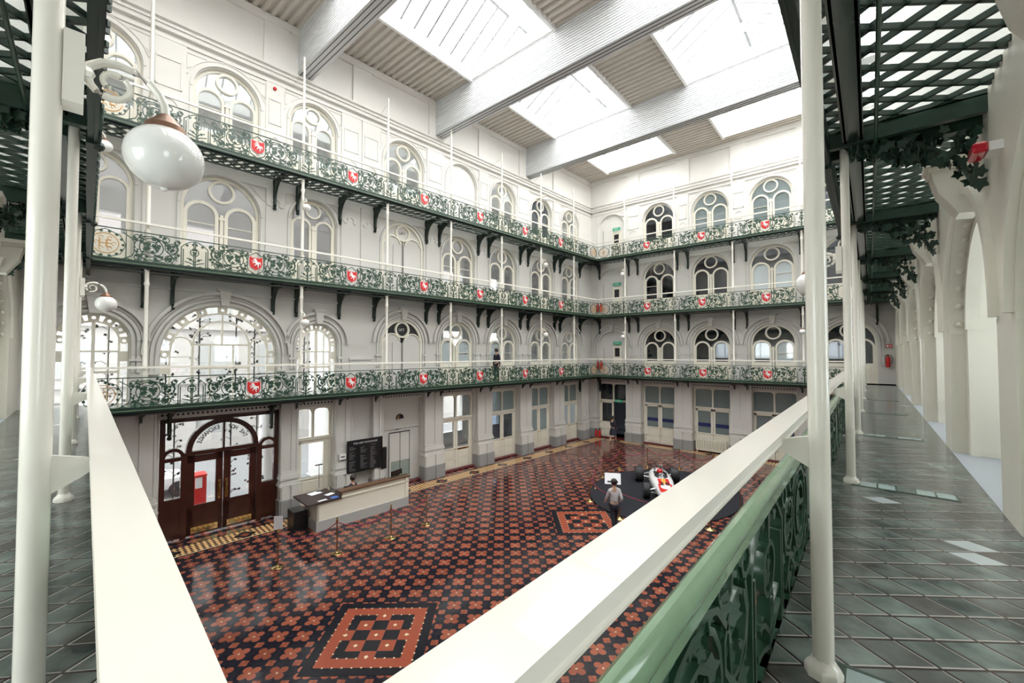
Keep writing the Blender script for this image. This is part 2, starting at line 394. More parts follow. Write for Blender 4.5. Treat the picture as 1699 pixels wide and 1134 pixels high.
# ------------------------------------------------------------------ walls with openings
def facade(mb, x0, x1, z0, z1, y, d, ops, mi=0, mr=0):
    cur = x0
    for (c, hw, zb, zt, arch) in sorted(ops):
        a, b = c-hw, c+hw
        mb.quad((cur,y,z0),(a,y,z0),(a,y,z1),(cur,y,z1), mi)
        if zb > z0+1e-4: mb.quad((a,y,z0),(b,y,z0),(b,y,zb),(a,y,zb), mi); mb.quad((a,y,zb),(b,y,zb),(b,y+d,zb),(a,y+d,zb), mr)
        if arch:
            n = 20; pts = [(c+hw*cos(pi-pi*i/n), zt+hw*sin(pi*i/n)) for i in range(n+1)]
        else: pts = [(a, zt), (b, zt)]
        for (p, q) in zip(pts[:-1], pts[1:]):
            mb.quad((p[0],y,p[1]),(q[0],y,q[1]),(q[0],y,z1),(p[0],y,z1), mi)
            mb.quad((p[0],y,p[1]),(q[0],y,q[1]),(q[0],y+d,q[1]),(p[0],y+d,p[1]), mr)
        mb.quad((a,y,zb),(a,y+d,zb),(a,y+d,zt),(a,y,zt), mr); mb.quad((b,y,zb),(b,y+d,zb),(b,y+d,zt),(b,y,zt), mr)
        cur = b
    mb.quad((cur,y,z0),(x1,y,z0),(x1,y,z1),(cur,y,z1), mi)
WY = 1.3; WD = 0.35
# bays: (centre, half width)
LG = [(-24.9,.75),(-21.42,1.72),(-18.43,.72),(-14.5,1.05),(-11.27,1.1),(-7.88,1.1),(-4.6,1.04),(-1.36,.98)]
L1o = [(-24.65,.78,1.87),(-21.5,1.67,1.44),(-18.35,.78,1.87),(-14.55,1.05,1.98),(-11.32,1.08,2.02),(-7.95,1.08,2.02),(-4.5,1.08,2.02),(-1.42,.98,2.02)]
L2o = [(-24.75,.88,2.5),(-21.6,1.13,2.28),(-18.55,.87,2.52),(-14.55,1.07,2.33),(-11.25,1.07,2.33),(-7.95,1.07,2.33),(-4.45,1.07,2.33),(-1.4,.98,2.4)]
L3o = [(-24.7,.95,2.35),(-21.5,.97,2.3),(-18.6,.9,2.4),(-14.5,1.05,2.25),(-11.05,1.0,2.35),(-7.95,1.0,2.32),(-4.5,1.0,2.32),(-1.4,.95,2.35)]
BG = [(.42,1.12),(3.74,1.1),(6.99,1.1),(10.2,1.12),(13.5,1.1)]
B1o = [(.42,1.1,1.9),(3.8,1.08,2.02),(6.99,1.08,2.02),(10.2,1.1,2.02),(13.5,1.08,2.02)]
B2o = [(.42,1.05,2.3),(3.8,1.07,2.33),(6.99,1.07,2.33),(10.2,1.1,2.33),(13.5,1.07,2.33)]
B3o = [(.42,1.0,2.3),(3.8,1.05,2.3),(6.99,1.05,2.3),(10.2,1.05,2.3),(13.5,1.05,2.3)]
def side_wall(F, name, x0, x1, G, A1, A2, A3, label):
    mb = MB()
    facade(mb, x0, x1, ZG, Z1-0.06, WY, WD, [(c,h,ZG,-.60,False) for c,h in G])
    facade(mb, x0, x1, Z1-0.06, Z2-0.06, WY, WD, [(c,r,Z1,Z1+s,True) for c,r,s in A1])
    facade(mb, x0, x1, Z2-0.06, Z3-0.06, WY, WD, [(c,r,Z2,Z2+s,True) for c,r,s in A2])
    facade(mb, x0, x1, Z3-0.06, 11.75, WY, WD, [(c,r,Z3,Z3+s,True) for c,r,s in A3], 1, 1)
    mb.quad((x0,WY,11.75),(x1,WY,11.75),(x1,WY,ZC+.1),(x0,WY,ZC+.1), 1)
    # arch mouldings, level one
    for c, r, s in A1:
        for (ra, rb, pr) in ((.03,.11,.07),(.16,.24,.10),(.27,.31,.05),(.36,.46,.15)):
            mb.ring(c, Z1+s, r+ra, r+rb, WY-pr, WY+.02, 0, pi, 28)
        for sx in (-1, 1):
            for (ra, rb, pr) in ((.04,.12,.05),(.16,.24,.07)):
                xa, xb = sorted((c+sx*(r+ra), c+sx*(r+rb))); mb.box(xa, xb, WY-pr, WY+.02, Z1+.9, Z1+s)
            xa, xb = sorted((c+sx*(r+.0), c+sx*(r+.3))); mb.box(xa, xb, WY-.1, WY+.02, Z1+s-.62, Z1+s-.54)
        k = Z1+s+r
        mb.prism([(c-.1,k+.0),(c+.1,k+.0),(c+.17,k+.5),(c-.17,k+.5)], WY-.22, WY+.02); mb.box(c-.22,c+.22,WY-.26,WY+.02,k+.48,k+.56)
    for c, r, s in A2+A3:
        zz = Z2 if (c, r, s) in A2 else Z3; mi = 0 if zz == Z2 else 1
        mb.ring(c, zz+s, r+.03, r+.10, WY-.08, WY+.02, 0, pi, 24, mi)
        if zz == Z3: mb.ring(c, zz+s, r+.2, r+.24, WY-.03, WY+.02, 0.3, pi-.3, 20, mi)
        for sx in (-1, 1):
            xa, xb = sorted((c+sx*(r+.03), c+sx*(r+.10))); mb.box(xa, xb, WY-.05, WY+.02, zz, zz+s, mi)
            # triangular spandrel panels
            xs = c+sx*(r+.18)
            mb.tube([(xs,WY-.015,zz+s+r+.08),(xs,WY-.015,zz+s+r*.55),(c+sx*r*.62,WY-.015,zz+s+r+.08)], .018, 4, mi, closed=True)
    # piers between bays: strips and sunk panels
    for A, zz, top, mi in ((A1,Z1,Z2-.3,0),(A2,Z2,Z3-.3,0),(A3,Z3,11.6,1)):
        for (a, b) in zip(A[:-1], A[1:]):
            l, r_ = a[0]+a[1]+.17, b[0]-b[1]-.17
            if zz == Z1: l += .33; r_ -= .33
            if r_-l < .15: continue
            n = 1 if r_-l < 1.3 else 2
            for i in range(n):
                xa = l+(r_-l)*i/n+.03; xb = l+(r_-l)*(i+1)/n-.03
                mb.box(xa, xb, WY-.045, WY+.02, zz, top if zz != Z1 else zz+a[2]-.58, mi)
                if zz == Z1: mb.box(xa-.04, xb+.04, WY-.09, WY+.02, zz+a[2]-.66, zz+a[2]-.56, mi)
                if zz == Z2:
                    xm = (xa+xb)/2; rr = min(.13, (xb-xa)*.28)
                    mb.ring(xm, zz+2.95, rr-.03, rr+.03, WY-.08, WY-.03, 0, pi, 12, mi)
                    for sx in (-1, 1): mb.ring(xm+sx*rr*1.6, zz+2.9, rr*.5, rr*.5+.05, WY-.08, WY-.03, pi, 2*pi, 8, mi)
                if zz == Z3:
                    q = .1; w2 = xb-xa
                    for (pa, pb, pc, pd) in ((xa+q,xb-q,zz+2.85,zz+2.9),(xa+q,xb-q,zz+1.95,zz+2.0),(xa+q,xa+q+.04,zz+1.95,zz+2.9),(xb-q-.04,xb-q,zz+1.95,zz+2.9)):
                        mb.box(pa, pb, WY-.075, WY-.03, pc, pd, mi)
                    if F is BACK: mb.ring((xa+xb)/2, zz+1.55, w2/2-.16, w2/2-.1, WY-.075, WY-.03, 0, 2*pi, 20, mi)
                    else:
                        mb.ring((xa+xb)/2, zz+1.35, w2/2-.2, w2/2-.12, WY-.075, WY-.03, 0, pi, 16, mi)
    # string courses
    mb.box(x0, x1, WY-.08, WY+.02, Z2-.62, Z2-.54, 0); mb.box(x0, x1, WY-.05, WY+.02, Z3-.5, Z3-.44, 0)
    # cornice and attic
    for (za, zb, pr) in ((11.55,11.62,.06),(11.78,11.92,.14),(11.92,11.99,.2),(12.16,12.24,.1)): mb.box(x0, x1, WY-pr, WY+.02, za, zb, 1)
    for A in (A3,):
        xs = [(a[0]+a[1]+b[0]-b[1])/2 for a, b in zip(A[:-1], A[1:])]
        for x in xs: mb.box(x-.42, x+.42, WY-.09, WY+.02, 12.24, 13.9, 1)
    mb.box(x0, x1, WY-.12, WY+.02, 13.78, ZC+.02, 1)
    # pierced lattice vents above the ground floor openings
    for c, h in G:
        mb.box(c-h, c+h, WY-.03, WY+.02, -.56, -.24, 0); 
        k = int(h*2/.13)
        for i in range(k):
            x = c-h+.065+.13*i
            for z in (-.47, -.34): mb.prism([(x-.045,z),(x,z-.045),(x+.045,z),(x,z+.045)], WY-.036, WY-.029, 2)
    return struct(name, mb, ['paint', 'paint_lit', 'black'], label, F, smooth=False)
side_wall(LEFT, 'wall_left', -27.6, 1.36, LG, L1o, L2o, L3o, 'painted street side wall of the hall with tiers of arched windows')
side_wall(BACK, 'wall_back', -1.36, 15.7, BG, B1o, B2o, B3o, 'painted far end wall of the hall with tiers of arched windows')

# near walls of the galleries: deep arches
RX = 1.35
def arch_wall(F, name, x0, x1, cs, r, spring, label, fill_win=.7):
    mb = MB(); D = 1.5; E1 = .22
    facade(mb, x0, x1, Z1-.06, Z2+.1, RX, E1, [(c,r,Z1,spring,True) for c in cs], 0, 0)
    facade(mb, x0, x1, Z1-.06, Z2+.1, RX+E1, D, [(c,r-.14,Z1,spring,True) for c in cs], 0, 0)
    facade(mb, x0, x1, Z1-.06, Z2+.1, RX+E1+D, .1, [(c,fill_win,Z1+.9,2.7,False) for c in cs], 0, 0)
    for c in cs:
        mb.quad((c-fill_win,RX+E1+.05+D,Z1+.9),(c+fill_win,RX+E1+.05+D,Z1+.9),(c+fill_win,RX+E1+.05+D,2.7),(c-fill_win,RX+E1+.05+D,2.7), 4); mb.box(c-.03, c+.03, RX+E1-.02+D, RX+E1+.04+D, Z1+.9, 2.7, 3)  # frosted windows added at the recess backs to bring fill daylight into the galleries
    facade(mb, x0, x1, ZG, Z1-.06, RX, .4, [(c,1.1,ZG,-.6,False) for c in cs], 0, 0)
    mb.quad((x0,RX,Z2+.1),(x1,RX,Z2+.1),(x1,RX,ZC+.1),(x0,RX,ZC+.1), 1)
    for c in cs:
        mb.ring(c, spring, r-.2, r-.1, RX+E1-.07, RX+E1+.08, 0, pi, 28, 0)            # roll moulding
        for sx in (-1, 1): 
            xa, xb = sorted((c+sx*(r-.18), c+sx*(r-.0))); mb.box(xa, xb, RX+E1-.05, RX+E1+.05, Z1, spring)
            xa, xb = sorted((c+sx*(r-.02), c+sx*(r+.0))); mb.box(xa, xb, RX+.0, RX+E1-.02, spring-.06, spring-.02)
        mb.ring(c, spring, r+.02, r+.12, RX-.06, RX+.02, 0, pi, 28, 0)
        k = spring+r
        mb.prism([(RX+.1,k+.42),(RX-.30,k+.42),(RX-.28,k+.28),(RX-.23,k+.08),(RX-.13,k-.08),(RX-.06,k-.2),(RX+.1,k-.22)], c-.17, c+.17, 0, 'x'); mb.box(c-.23,c+.23,RX-.35,RX+.1,k+.42,k+.5); mb.box(c-.2,c+.2,RX-.32,RX+.1,k+.36,k+.42)
        for i in range(9):                                                      # rosettes on the soffit
            for side in (0, 1):
                a = (pi*.5/9)*(i+.3); a = a if side == 0 else pi-a
                if i < 8: mb.sphere((c+(r-.012)*cos(a), RX+E1*.5, spring+(r-.012)*sin(a)), .045, 8, 0, (1,1,1))
        mb.box(c-r, c+r, RX, RX+E1+D, Z1-.03, Z1+.004, 3)
        mb.box(c-.8, c+.8, RX+D+E1-.06, RX+D+E1, Z1, Z1+.85, 0)
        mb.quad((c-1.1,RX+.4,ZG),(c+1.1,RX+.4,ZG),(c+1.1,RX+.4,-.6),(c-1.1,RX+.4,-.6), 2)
    return struct(name, mb, ['archcream', 'paint_lit', 'darkroom', 'greyfloor', 'glasswhite'], label, F, smooth=False)
arch_wall(RIGHT, 'wall_right', -27.8, 1.8, [-(7.575+3.82*i) for i in range(-2, 5)], 1.575, 1.84, 'cream gallery wall on the right pierced by a row of deep arches')
arch_wall(NEAR, 'wall_front', -2.2, 17.6, [1.6+3.82*i for i in range(0, 4)], 1.5, 1.84, 'cream gallery wall behind the near left walkway', fill_win=1.2)

# ------------------------------------------------------------------ roof
def roofdeck(name='ceiling'):
    mb = MB(); xs = [-17.8]+[v for p in SKX for v in p]+[-.5]
    def rib(xa, xb, ya, yb):
        p = .3; n = max(1, round((yb-ya)/p)); p = (yb-ya)/n
        for i in range(n):
            y = ya+i*p; pr = [(y,ZC+.10),(y+p*.10,ZC),(y+p*.5,ZC),(y+p*.60,ZC+.10),(y+p,ZC+.10)]
            for a, b in zip(pr[:-1], pr[1:]): mb.quad((xa,a[0],a[1]),(xb,a[0],a[1]),(xb,b[0],b[1]),(xa,b[0],b[1]))
    ys = [-2.4]+[v for p in SKY for v in p]+[28.4]
    for i in range(0, len(ys)-1, 2): rib(-17.8, -.5, max(ys[i], .25), ys[i+1])
    for (ya, yb) in SKY:
        for i in range(0, len(xs)-1, 2): rib(xs[i], xs[i+1], ya, yb)
    mb.box(-17.8, -1.6, .3, .85, ZC+.2, ZC+.25); mb.box(-17.8, -13.7, -2.4, 28.4, ZC+.2, ZC+.25); mb.box(-1.6, -.5, .2, 28.4, ZC+.2, ZC+.25); mb.box(-9.0, -6.3, -2.4, 28.4, ZC+.2, ZC+.25)
    return struct(name, mb, ['deck'], 'pale ribbed steel roof deck around the skylights', ID, smooth=False)
roofdeck()
s_ = thing('gallery_rooflight', 'long glazed roof strip above the near galleries', 'skylight', ID)
mb = MB(); mb.box(-.5, 1.6, -2.4, 28.4, ZC+.2, ZC+.21); mb.box(-17.8, -.5, -2.4, .25, ZC+.2, ZC+.21); part('glass', mb, ['roofglass'], s_, smooth=False)
mb = MB()
for i in range(38): mb.box(-.5, 1.6, -2.2+.8*i, -2.16+.8*i, ZC+.12, ZC+.2)
for i in range(22): mb.box(-17.6+.8*i, -17.56+.8*i, -2.4, .25, ZC+.12, ZC+.2)
part('glazing_bars', mb, ['clad'], s_, smooth=False)
def beam(y0, i):
    b = thing('roof_beam', 'deep roof beam clad in fine white ribs, %s from the far wall' % ORD[i], 'beam', T(0, y0, 0), 'ribbed roof beams')
    mb = MB(); z0, z1 = 12.35, ZC; n = 17; p = (z1-z0)/n; W = .55
    for s_, y in ((-1, 0), (1, W)):
        for k in range(n):
            z = z0+k*p
            mb.quad((-17.6,y,z),(-.45,y,z),(-.45,y,z+p*.62),(-17.6,y,z+p*.62)); yy = y+s_*-.045
            mb.quad((-17.6,y,z+p*.62),(-.45,y,z+p*.62),(-.45,yy,z+p*.72),(-17.6,yy,z+p*.72)); mb.quad((-17.6,yy,z+p*.72),(-.45,yy,z+p*.72),(-.45,yy,z+p*.9),(-17.6,yy,z+p*.9), 1); mb.quad((-17.6,yy,z+p*.9),(-.45,yy,z+p*.9),(-.45,y,z+p),(-17.6,y,z+p))  # groove backs coloured darker to strengthen the shade between the ribs
    part('cladding', mb, ['clad', 'pipe'], b, smooth=False)
    mb = MB(); mb.box(-17.6, 1.4, .0, W, z0-.01, z0+.02)
    for k in range(3): mb.box(-17.6, 1.4, .08+.16*k, .10+.16*k, z0-.03, z0-.01, 1)
    part('soffit_trim', mb, ['clad', 'pipe'], b, smooth=False)
for i, y0 in enumerate((19.87, 13.13, 6.72, .15)): beam(y0, i)
# skylight lanterns
k = 0
for ix, (xa, xb) in enumerate(SKX):
    for iy, (ya, yb) in enumerate(SKY):
        s = thing('skylight', 'bright glazed roof lantern in the %s row, %s bay from the camera end' % (('left', 'right')[ix], ORD[iy]), 'skylight', T((xa+xb)/2, (ya+yb)/2, ZC), 'roof skylights')
        hx, hy = (xb-xa)/2, (yb-ya)/2; mb = MB()
        for sx in (-1, 1): mb.box(*sorted((sx*hx, sx*(hx+.12))), -hy-.1, hy+.1, -.12, .45)
        for sy in (-1, 1): mb.box(-hx-.1, hx+.1, *sorted((sy*hy, sy*(hy+.08))), -.05, .45)
        part('curb', mb, ['white'], s, smooth=False)
        zr = 1.75; mb = MB(); n = 9
        for i in range(n+1):
            y = -hy+2*hy*i/n
            for sx in (-1, 1): mb.tube([(sx*hx,y,.43),(0,y,zr-.02)], .06, 4)
        mb.box(-.06, .06, -hy, hy, zr-.08, zr+.03)
        for sx in (-1, 1): mb.tube([(sx*hx*.5,-hy,(.45+zr)/2-.03),(sx*hx*.5,hy,(.45+zr)/2-.03)], .015, 4)
        part('glazing_bars', mb, ['pipe2'], s)
        mb = MB()
        for sx in (-1, 1): mb.quad((sx*hx,-hy,.47),(sx*hx,hy,.47),(0,hy,zr+.02),(0,-hy,zr+.02))
        for sy in (-1, 1): mb.add([(-hx,sy*hy,.45),(hx,sy*hy,.45),(0,sy*hy,zr)], [(0,1,2)])
        part('glass', mb, ['roofglass'], s, smooth=False); k += 1

# ------------------------------------------------------------------ windows
wn = [0]
def venetian(F, c, R, zb, s, pane, label, doorlike=True, blank=False, lights=None):
    wn[0] += 1; k = R/1.08; zs = zb+s; cr = zs+R; y0, y1 = -.05, .05; mb = MB()
    mb.ring(0, zs, R-.09, R, y0, y1, 0, pi, 28)
    for sx in (-1, 1): mb.box(*sorted((sx*(R-.09), sx*R)), y0, y1, zb, zs)
    zc = cr-.47*k; rc = .30*k
    mb.ring(0, zc, rc, rc+.08*k, y0-.03, y1, 0, 2*pi, 24)
    zl = cr-1.33*k; rl = .36*k
    for sx in (-1, 1):
        mb.ring(sx*.5*R, zl, rl, rl+.10*k, y0-.02, y1, 0, pi, 20)
        for q in (-1, 1): mb.box(*sorted((sx*.5*R+q*rl, sx*.5*R+q*(rl+.10*k))), y0-.02, y1, zb, zl)
        mb.box(sx*.5*R-rl, sx*.5*R+rl, y0, y1, zb, zb+.98)
        mb.box(sx*.5*R-rl*.75, sx*.5*R+rl*.75, y0-.025, y0, zb+.15, zb+.8)
        if not blank: mb.box(sx*.5*R-rl, sx*.5*R+rl, y0+.02, y1, zl-.28*k, zl-.25*k) if random.random() < .3 else None
    mb.box(-.05, .05, y0-.05, y1, zb, zl+.1); mb.box(-.09, .09, y0-.07, y1, zl-.08, zl-.0)
    o = struct('window_%d' % wn[0], mb, ['cream'], label, F @ T(c, WY+.16, 0))
    n = 24
    def arc(r, cx, cz): return [(cx+r*cos(pi*i/n), cz+r*sin(pi*i/n)) for i in range(n+1)]
    if pane:
        g = MB(); poly = [(-R+.02, zb+.02), (R-.02, zb+.02)]+arc(R-.02, 0, zs)
        g.prism(poly, .012, .02); q = link('pane', g.mesh('pane', [pane], False), o)
    if lights:
        g = MB()
        for (i, mt) in enumerate(lights):
            if mt: g.prism([(sg*.5*R+a, b) for sg in ((-1, 1)[i],) for a, b in ([(-rl, zb+.98), (rl, zb+.98)]+arc(rl, 0, zl))], .03, .036)
        link('blind', g.mesh('blind', ['paper'], False), o)
    return o
def ringed(F, c, R, zb, s, label, big=False):
    wn[0] += 1; zs = zb+s; mb = MB(); y0, y1 = -.05, .05; b = .26*R/1.0 if R < 1 else .24
    mb.ring(0, zs, R-.035, R, y0, y1, 0, pi, 32); mb.ring(0, zs, R-b-.05, R-b, y0-.02, y1, 0, pi, 32)
    for sx in (-1, 1):
        mb.box(*sorted((sx*(R-.035), sx*R)), y0, y1, zb, zs); mb.box(*sorted((sx*(R-b-.05), sx*(R-b))), y0-.02, y1, zb, zs)
        mb.box(*sorted((sx*(R-b), sx*(R-.03))), y0, y1, zs-.62, zs-.32)
    n = 9 if big else 7
    for i in range(n):
        a = pi*i/(n-1); rm = R-b/2-.015; x, z = rm*cos(a), zs+rm*sin(a)
        mb.ring(x, z, b*.24, b*.5, y0, y1, 0, 2*pi, 12)
        for da in (-1, 1):
            if 0 <= a+da*.12 <= pi:
                aa = a+da*(b*.45/rm); mb.tube([((R-b)*cos(aa), 0, zs+(R-b)*sin(aa)), ((R-.02)*cos(aa), 0, zs+(R-.02)*sin(aa))], .045, 4)
    if big:
        r2 = R*.5; zz = zs+.34
        mb.ring(0, zz, r2-.05, r2, y0-.02, y1, 0, pi, 24)
        for sx in (-1, 1):
            mb.box(*sorted((sx*(r2-.05), sx*(r2+.02))), y0-.02, y1, zb, zz)
            mb.ring(sx*(r2+R-b)/2, zs+.3, (R-b-r2)/2-.04, (R-b-r2)/2, y0, y1, 0, pi, 14)
            mb.box(*sorted((sx*.31, sx*.36)), y0, y1, zb, zz)
        mb.box(-.025, .025, y0, y1, zz, zs+R-b); mb.box(-r2, r2, y0, y1, zz-.03, zz+.03); mb.box(-r2, r2, y0, y1, zb+.95, zb+1.02)
        for sx in (-1, 1): mb.box(*sorted((sx*r2, sx*(R-b))), y0, y1, zb+1.35, zb+1.38)
    else:
        mb.box(-.04, .04, y0-.02, y1, zb, zs+R-b); mb.box(-(R-b), R-b, y0, y1, zs-.35, zs-.30); mb.box(-(R-b), R-b, y0, y1, zb+.9, zb+.97)
        for sx in (-1, 1): mb.box(*sorted((sx*(R-b)*.52, sx*((R-b)*.52+.02))), y0, y1, zb, zs+(R-b)*.8)
    o = struct('window_%d' % wn[0], mb, ['cream'], label, F @ T(c, WY+.2, 0))
    g = MB(); n = 24; g.prism([(-R+.02, zb+.02), (R-.02, zb+.02)]+[((R-.02)*cos(pi*i/n), zs+(R-.02)*sin(pi*i/n)) for i in range(n+1)], .0, .008)
    link('pane', g.mesh('pane', ['glass'], False), o)
LV = {1: 'first', 2: 'second', 3: 'top'}
def blind(F, c, R, zb, s, label, kind):
    wn[0] += 1; zs = zb+s; n = 24; mb = MB(); arc_ = lambda r, cz, cx=0: [(cx+r*cos(pi*i/n), cz+r*sin(pi*i/n)) for i in range(n+1)]
    mt = ['paint', 'paint_lit', 'black', 'cream']; base = 1 if zb > 7 else 0
    mb.prism([(-R, zb), (R, zb)]+arc_(R, zs), .1, .16, base)
    if kind in ('lift', 'liftdark'):
        top = 2 if kind == 'liftdark' else base
        mb.prism(arc_(R-.04, zs), .07, .1, top)
        k = R/1.08; cr = zs+R; zc = cr-.47*k
        mb.ring(0, zc, .30*k, .39*k, -.02, .08, 0, 2*pi, 24, 3); mb.ring(0, zs, R-.09, R, -.02, .08, 0, pi, 28, 3)
        for sx in (-1, 1):
            mb.ring(sx*.5*R, cr-1.1*k, .40*k, .46*k, -.02, .09, .25, pi-.1, 16, 3); mb.box(*sorted((sx*(R-.08), sx*R)), -.02, .08, zb, zs, 3)
            lp = [(-.44*R, zb), (.44*R, zb)]+[(.44*R*cos(pi*i/n), cr-1.12*k+.4*k*sin(pi*i/n)) for i in range(n+1)]
            mb.prism([(sx*.5*R+a, b) for a, b in lp], .03, .075, base)
        mb.box(-.006, .006, .02, .04, zb, zc-.35, 2); mb.box(-.5, -.49, .02, .04, zb, zs, 2)
        text(mb, 'LIFT', 0, zc-.06, .17, .05, 2 if kind == 'lift' else 0)
    if kind == 'fire':
        mb.box(.05, .75, .02, .1, zb, zb+2.05, 3); mb.box(.2, .55, .0, .03, zb+1.25, zb+1.85, 2); mb.box(-.7, -.69, .08, .1, zb, zs, 2)
    struct('window_%d' % wn[0], mb, mt, label, F @ T(c, WY+.0, 0), smooth=False)
wl = lambda i, side, lv: '%s arched window of the %s wall on the %s gallery' % ('%s from the far corner' % ORD[i], side, LV[lv])
for lv, A, zb in ((1, L1o, Z1), (2, L2o, Z2), (3, L3o, Z3)):
    for j, (c, r, s) in enumerate(A):
        i = 7-j; lab = 'cream framed ' + wl(i, 'street side', lv)
        if lv == 1 and j in (0, 1, 2): ringed(LEFT, c, r, zb, s, 'cream arched window bordered with round lights, %s from the far corner, first gallery' % ORD[i], j == 1)
        elif j == 3 and lv in (1, 2): blind(LEFT, c, r, zb, s, 'blind arch with a roundel above panelled lift doors on the %s gallery' % LV[lv], 'liftdark' if lv == 1 else 'lift')
        elif lv == 3 and j == 4: blind(LEFT, c, r, zb, s, 'plain blind arch on the top gallery of the street side wall', 'plain')
        elif lv == 1: venetian(LEFT, c, r, zb, s, 'glass', lab, lights=(1, 1) if j == 4 else ((1, 0) if j == 5 else None))
        elif lv == 2: venetian(LEFT, c, r, zb, s, 'glassmid', lab)
        else: venetian(LEFT, c, r, zb, s, 'glass' if j != 6 else 'glassdark', lab)
for lv, A, zb in ((1, B1o, Z1), (2, B2o, Z2), (3, B3o, Z3)):
    for j, (c, r, s) in enumerate(A):
        if j == 0: blind(BACK, c, r, zb, s, 'blind arch with a cream fire door beside the far corner on the %s gallery' % LV[lv], 'fire')
        else: venetian(BACK, c, r, zb, s, ('glass' if (lv, j) in ((1, 3), (2, 3)) else 'glassdark') if not (lv == 3 and j in (2, 3)) else 'glassblue', 'cream framed ' + wl(j, 'far end', lv), lights=((0, 1) if (lv == 1 and j == 3) else ((1, 1) if (lv == 2 and j == 3) else None))) 
# rooms behind the street side wall: outer windows let daylight in
mb = MB(); y = 6.0
for z0, z1 in ((ZG, Z1-.3), (Z1, Z2-.3), (Z2, Z3-.3), (Z3, 11.9)):
    ops = [(c, .8, z0+.9, z1-.9, False) for c in ([-11.3, -7.9, -4.5, -1.4] if z0 < Z2-1 else [-24.7, -21.5, -18.5, -14.5, -11.3, -7.9, -4.5, -1.4])]
    x0 = -16.9 if z0 < Z2-1 else -27.6
    facade(mb, x0, 1.4, z0, z1, y, .3, ops, 0, 0)
    mb.box(x0, 1.4, WY+.4, y+.3, z1, z1+.28)
    for x in (x0, 1.4): mb.quad((x,WY+.36,z0),(x,y,z0),(x,y,z1),(x,WY+.36,z1))
mb.box(-16.9, 1.4, WY+.4, y+.3, ZG-.1, ZG)
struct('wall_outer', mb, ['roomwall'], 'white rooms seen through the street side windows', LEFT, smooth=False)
mb = MB()
for z0, z1 in ((ZG, Z1-.3), (Z1, Z2-.3), (Z2, Z3-.3), (Z3, 11.9)):
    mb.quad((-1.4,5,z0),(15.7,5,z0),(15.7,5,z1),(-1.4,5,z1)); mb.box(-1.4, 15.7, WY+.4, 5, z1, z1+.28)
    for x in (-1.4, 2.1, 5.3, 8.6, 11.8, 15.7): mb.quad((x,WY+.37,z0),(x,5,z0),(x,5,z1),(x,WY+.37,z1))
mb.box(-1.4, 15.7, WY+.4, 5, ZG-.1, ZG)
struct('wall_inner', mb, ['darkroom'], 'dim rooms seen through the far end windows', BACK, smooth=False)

# ------------------------------------------------------------------ ground floor piers
def pier(F, c, wd, label, y0=.98):
    t = thing('wall_pier', label, 'pier', F @ T(c, 0, ZG), 'ground floor piers')
    h = wd/2; top = -.12-ZG; mb = MB()
    mb.box(-h+.1, h-.1, y0+.10, WY+.1, 1.6, top)
    for sx in (-1, 1):
        mb.box(*sorted((sx*.06, sx*(h-.04))), y0+.06, WY+.1, 1.6, top-.12); mb.tube([(sx*(h-.05), y0+.08, 1.6), (sx*(h-.05), y0+.08, top)], .05, 8)
    part('shaft', mb, ['paint'], t)
    mb = MB()
    for za, zb, e in ((1.1,1.16,.05),(1.16,1.24,.02),(1.24,1.34,-.01),(1.34,1.42,.03),(1.42,1.52,.0),(1.52,1.62,-.03)): mb.box(-h-e, h+e, y0-e, WY+.1, za, zb)
    mb.box(-h+.0, h-.0, y0+.0, WY+.1, .62, 1.1)
    for sx in (-1, 1): mb.box(*sorted((sx*.05, sx*(h-.03))), y0-.05, y0, .62, 1.1)
    part('base_moulding', mb, ['paint'], t, smooth=False)
    mb = MB(); mb.box(-h-.05, h+.05, y0-.05, WY+.1, 0, .62)
    for sx in (-1, 1): mb.box(*sorted((sx*.04, sx*(h+.0))), y0-.09, y0, 0, .60)
    part('plinth', mb, ['plinth'], t, smooth=False)
pl = [(-26.3,1.1,'left of the glazed side door'),(-23.68,.95,'left of the mahogany entrance'),(-19.42,.62,'right of the mahogany entrance'),(-17.35,.72,'between the glazed side door and the noticeboard'),(-15.85,.5,'right behind the noticeboard'),(-12.92,1.1,'right of the lift recess'),(-9.58,1.1,'second right of the lift recess'),(-6.25,1.05,'third right of the lift recess'),(-3.0,1.1,'fourth right of the lift recess'),(-.05,.8,'in the far corner')]
for c, wd, s in pl: pier(LEFT, c, wd, 'grey moulded pier, street side, '+s)
for c, wd, s in ((-.95,.6,'left of the open doorway'),(2.08,1.1,'right of the open doorway'),(5.37,1.1,'left of the radiator'),(8.6,1.15,'right of the radiator'),(11.85,1.15,'near the right end')): pier(BACK, c, wd, 'grey moulded pier, far end, '+s)

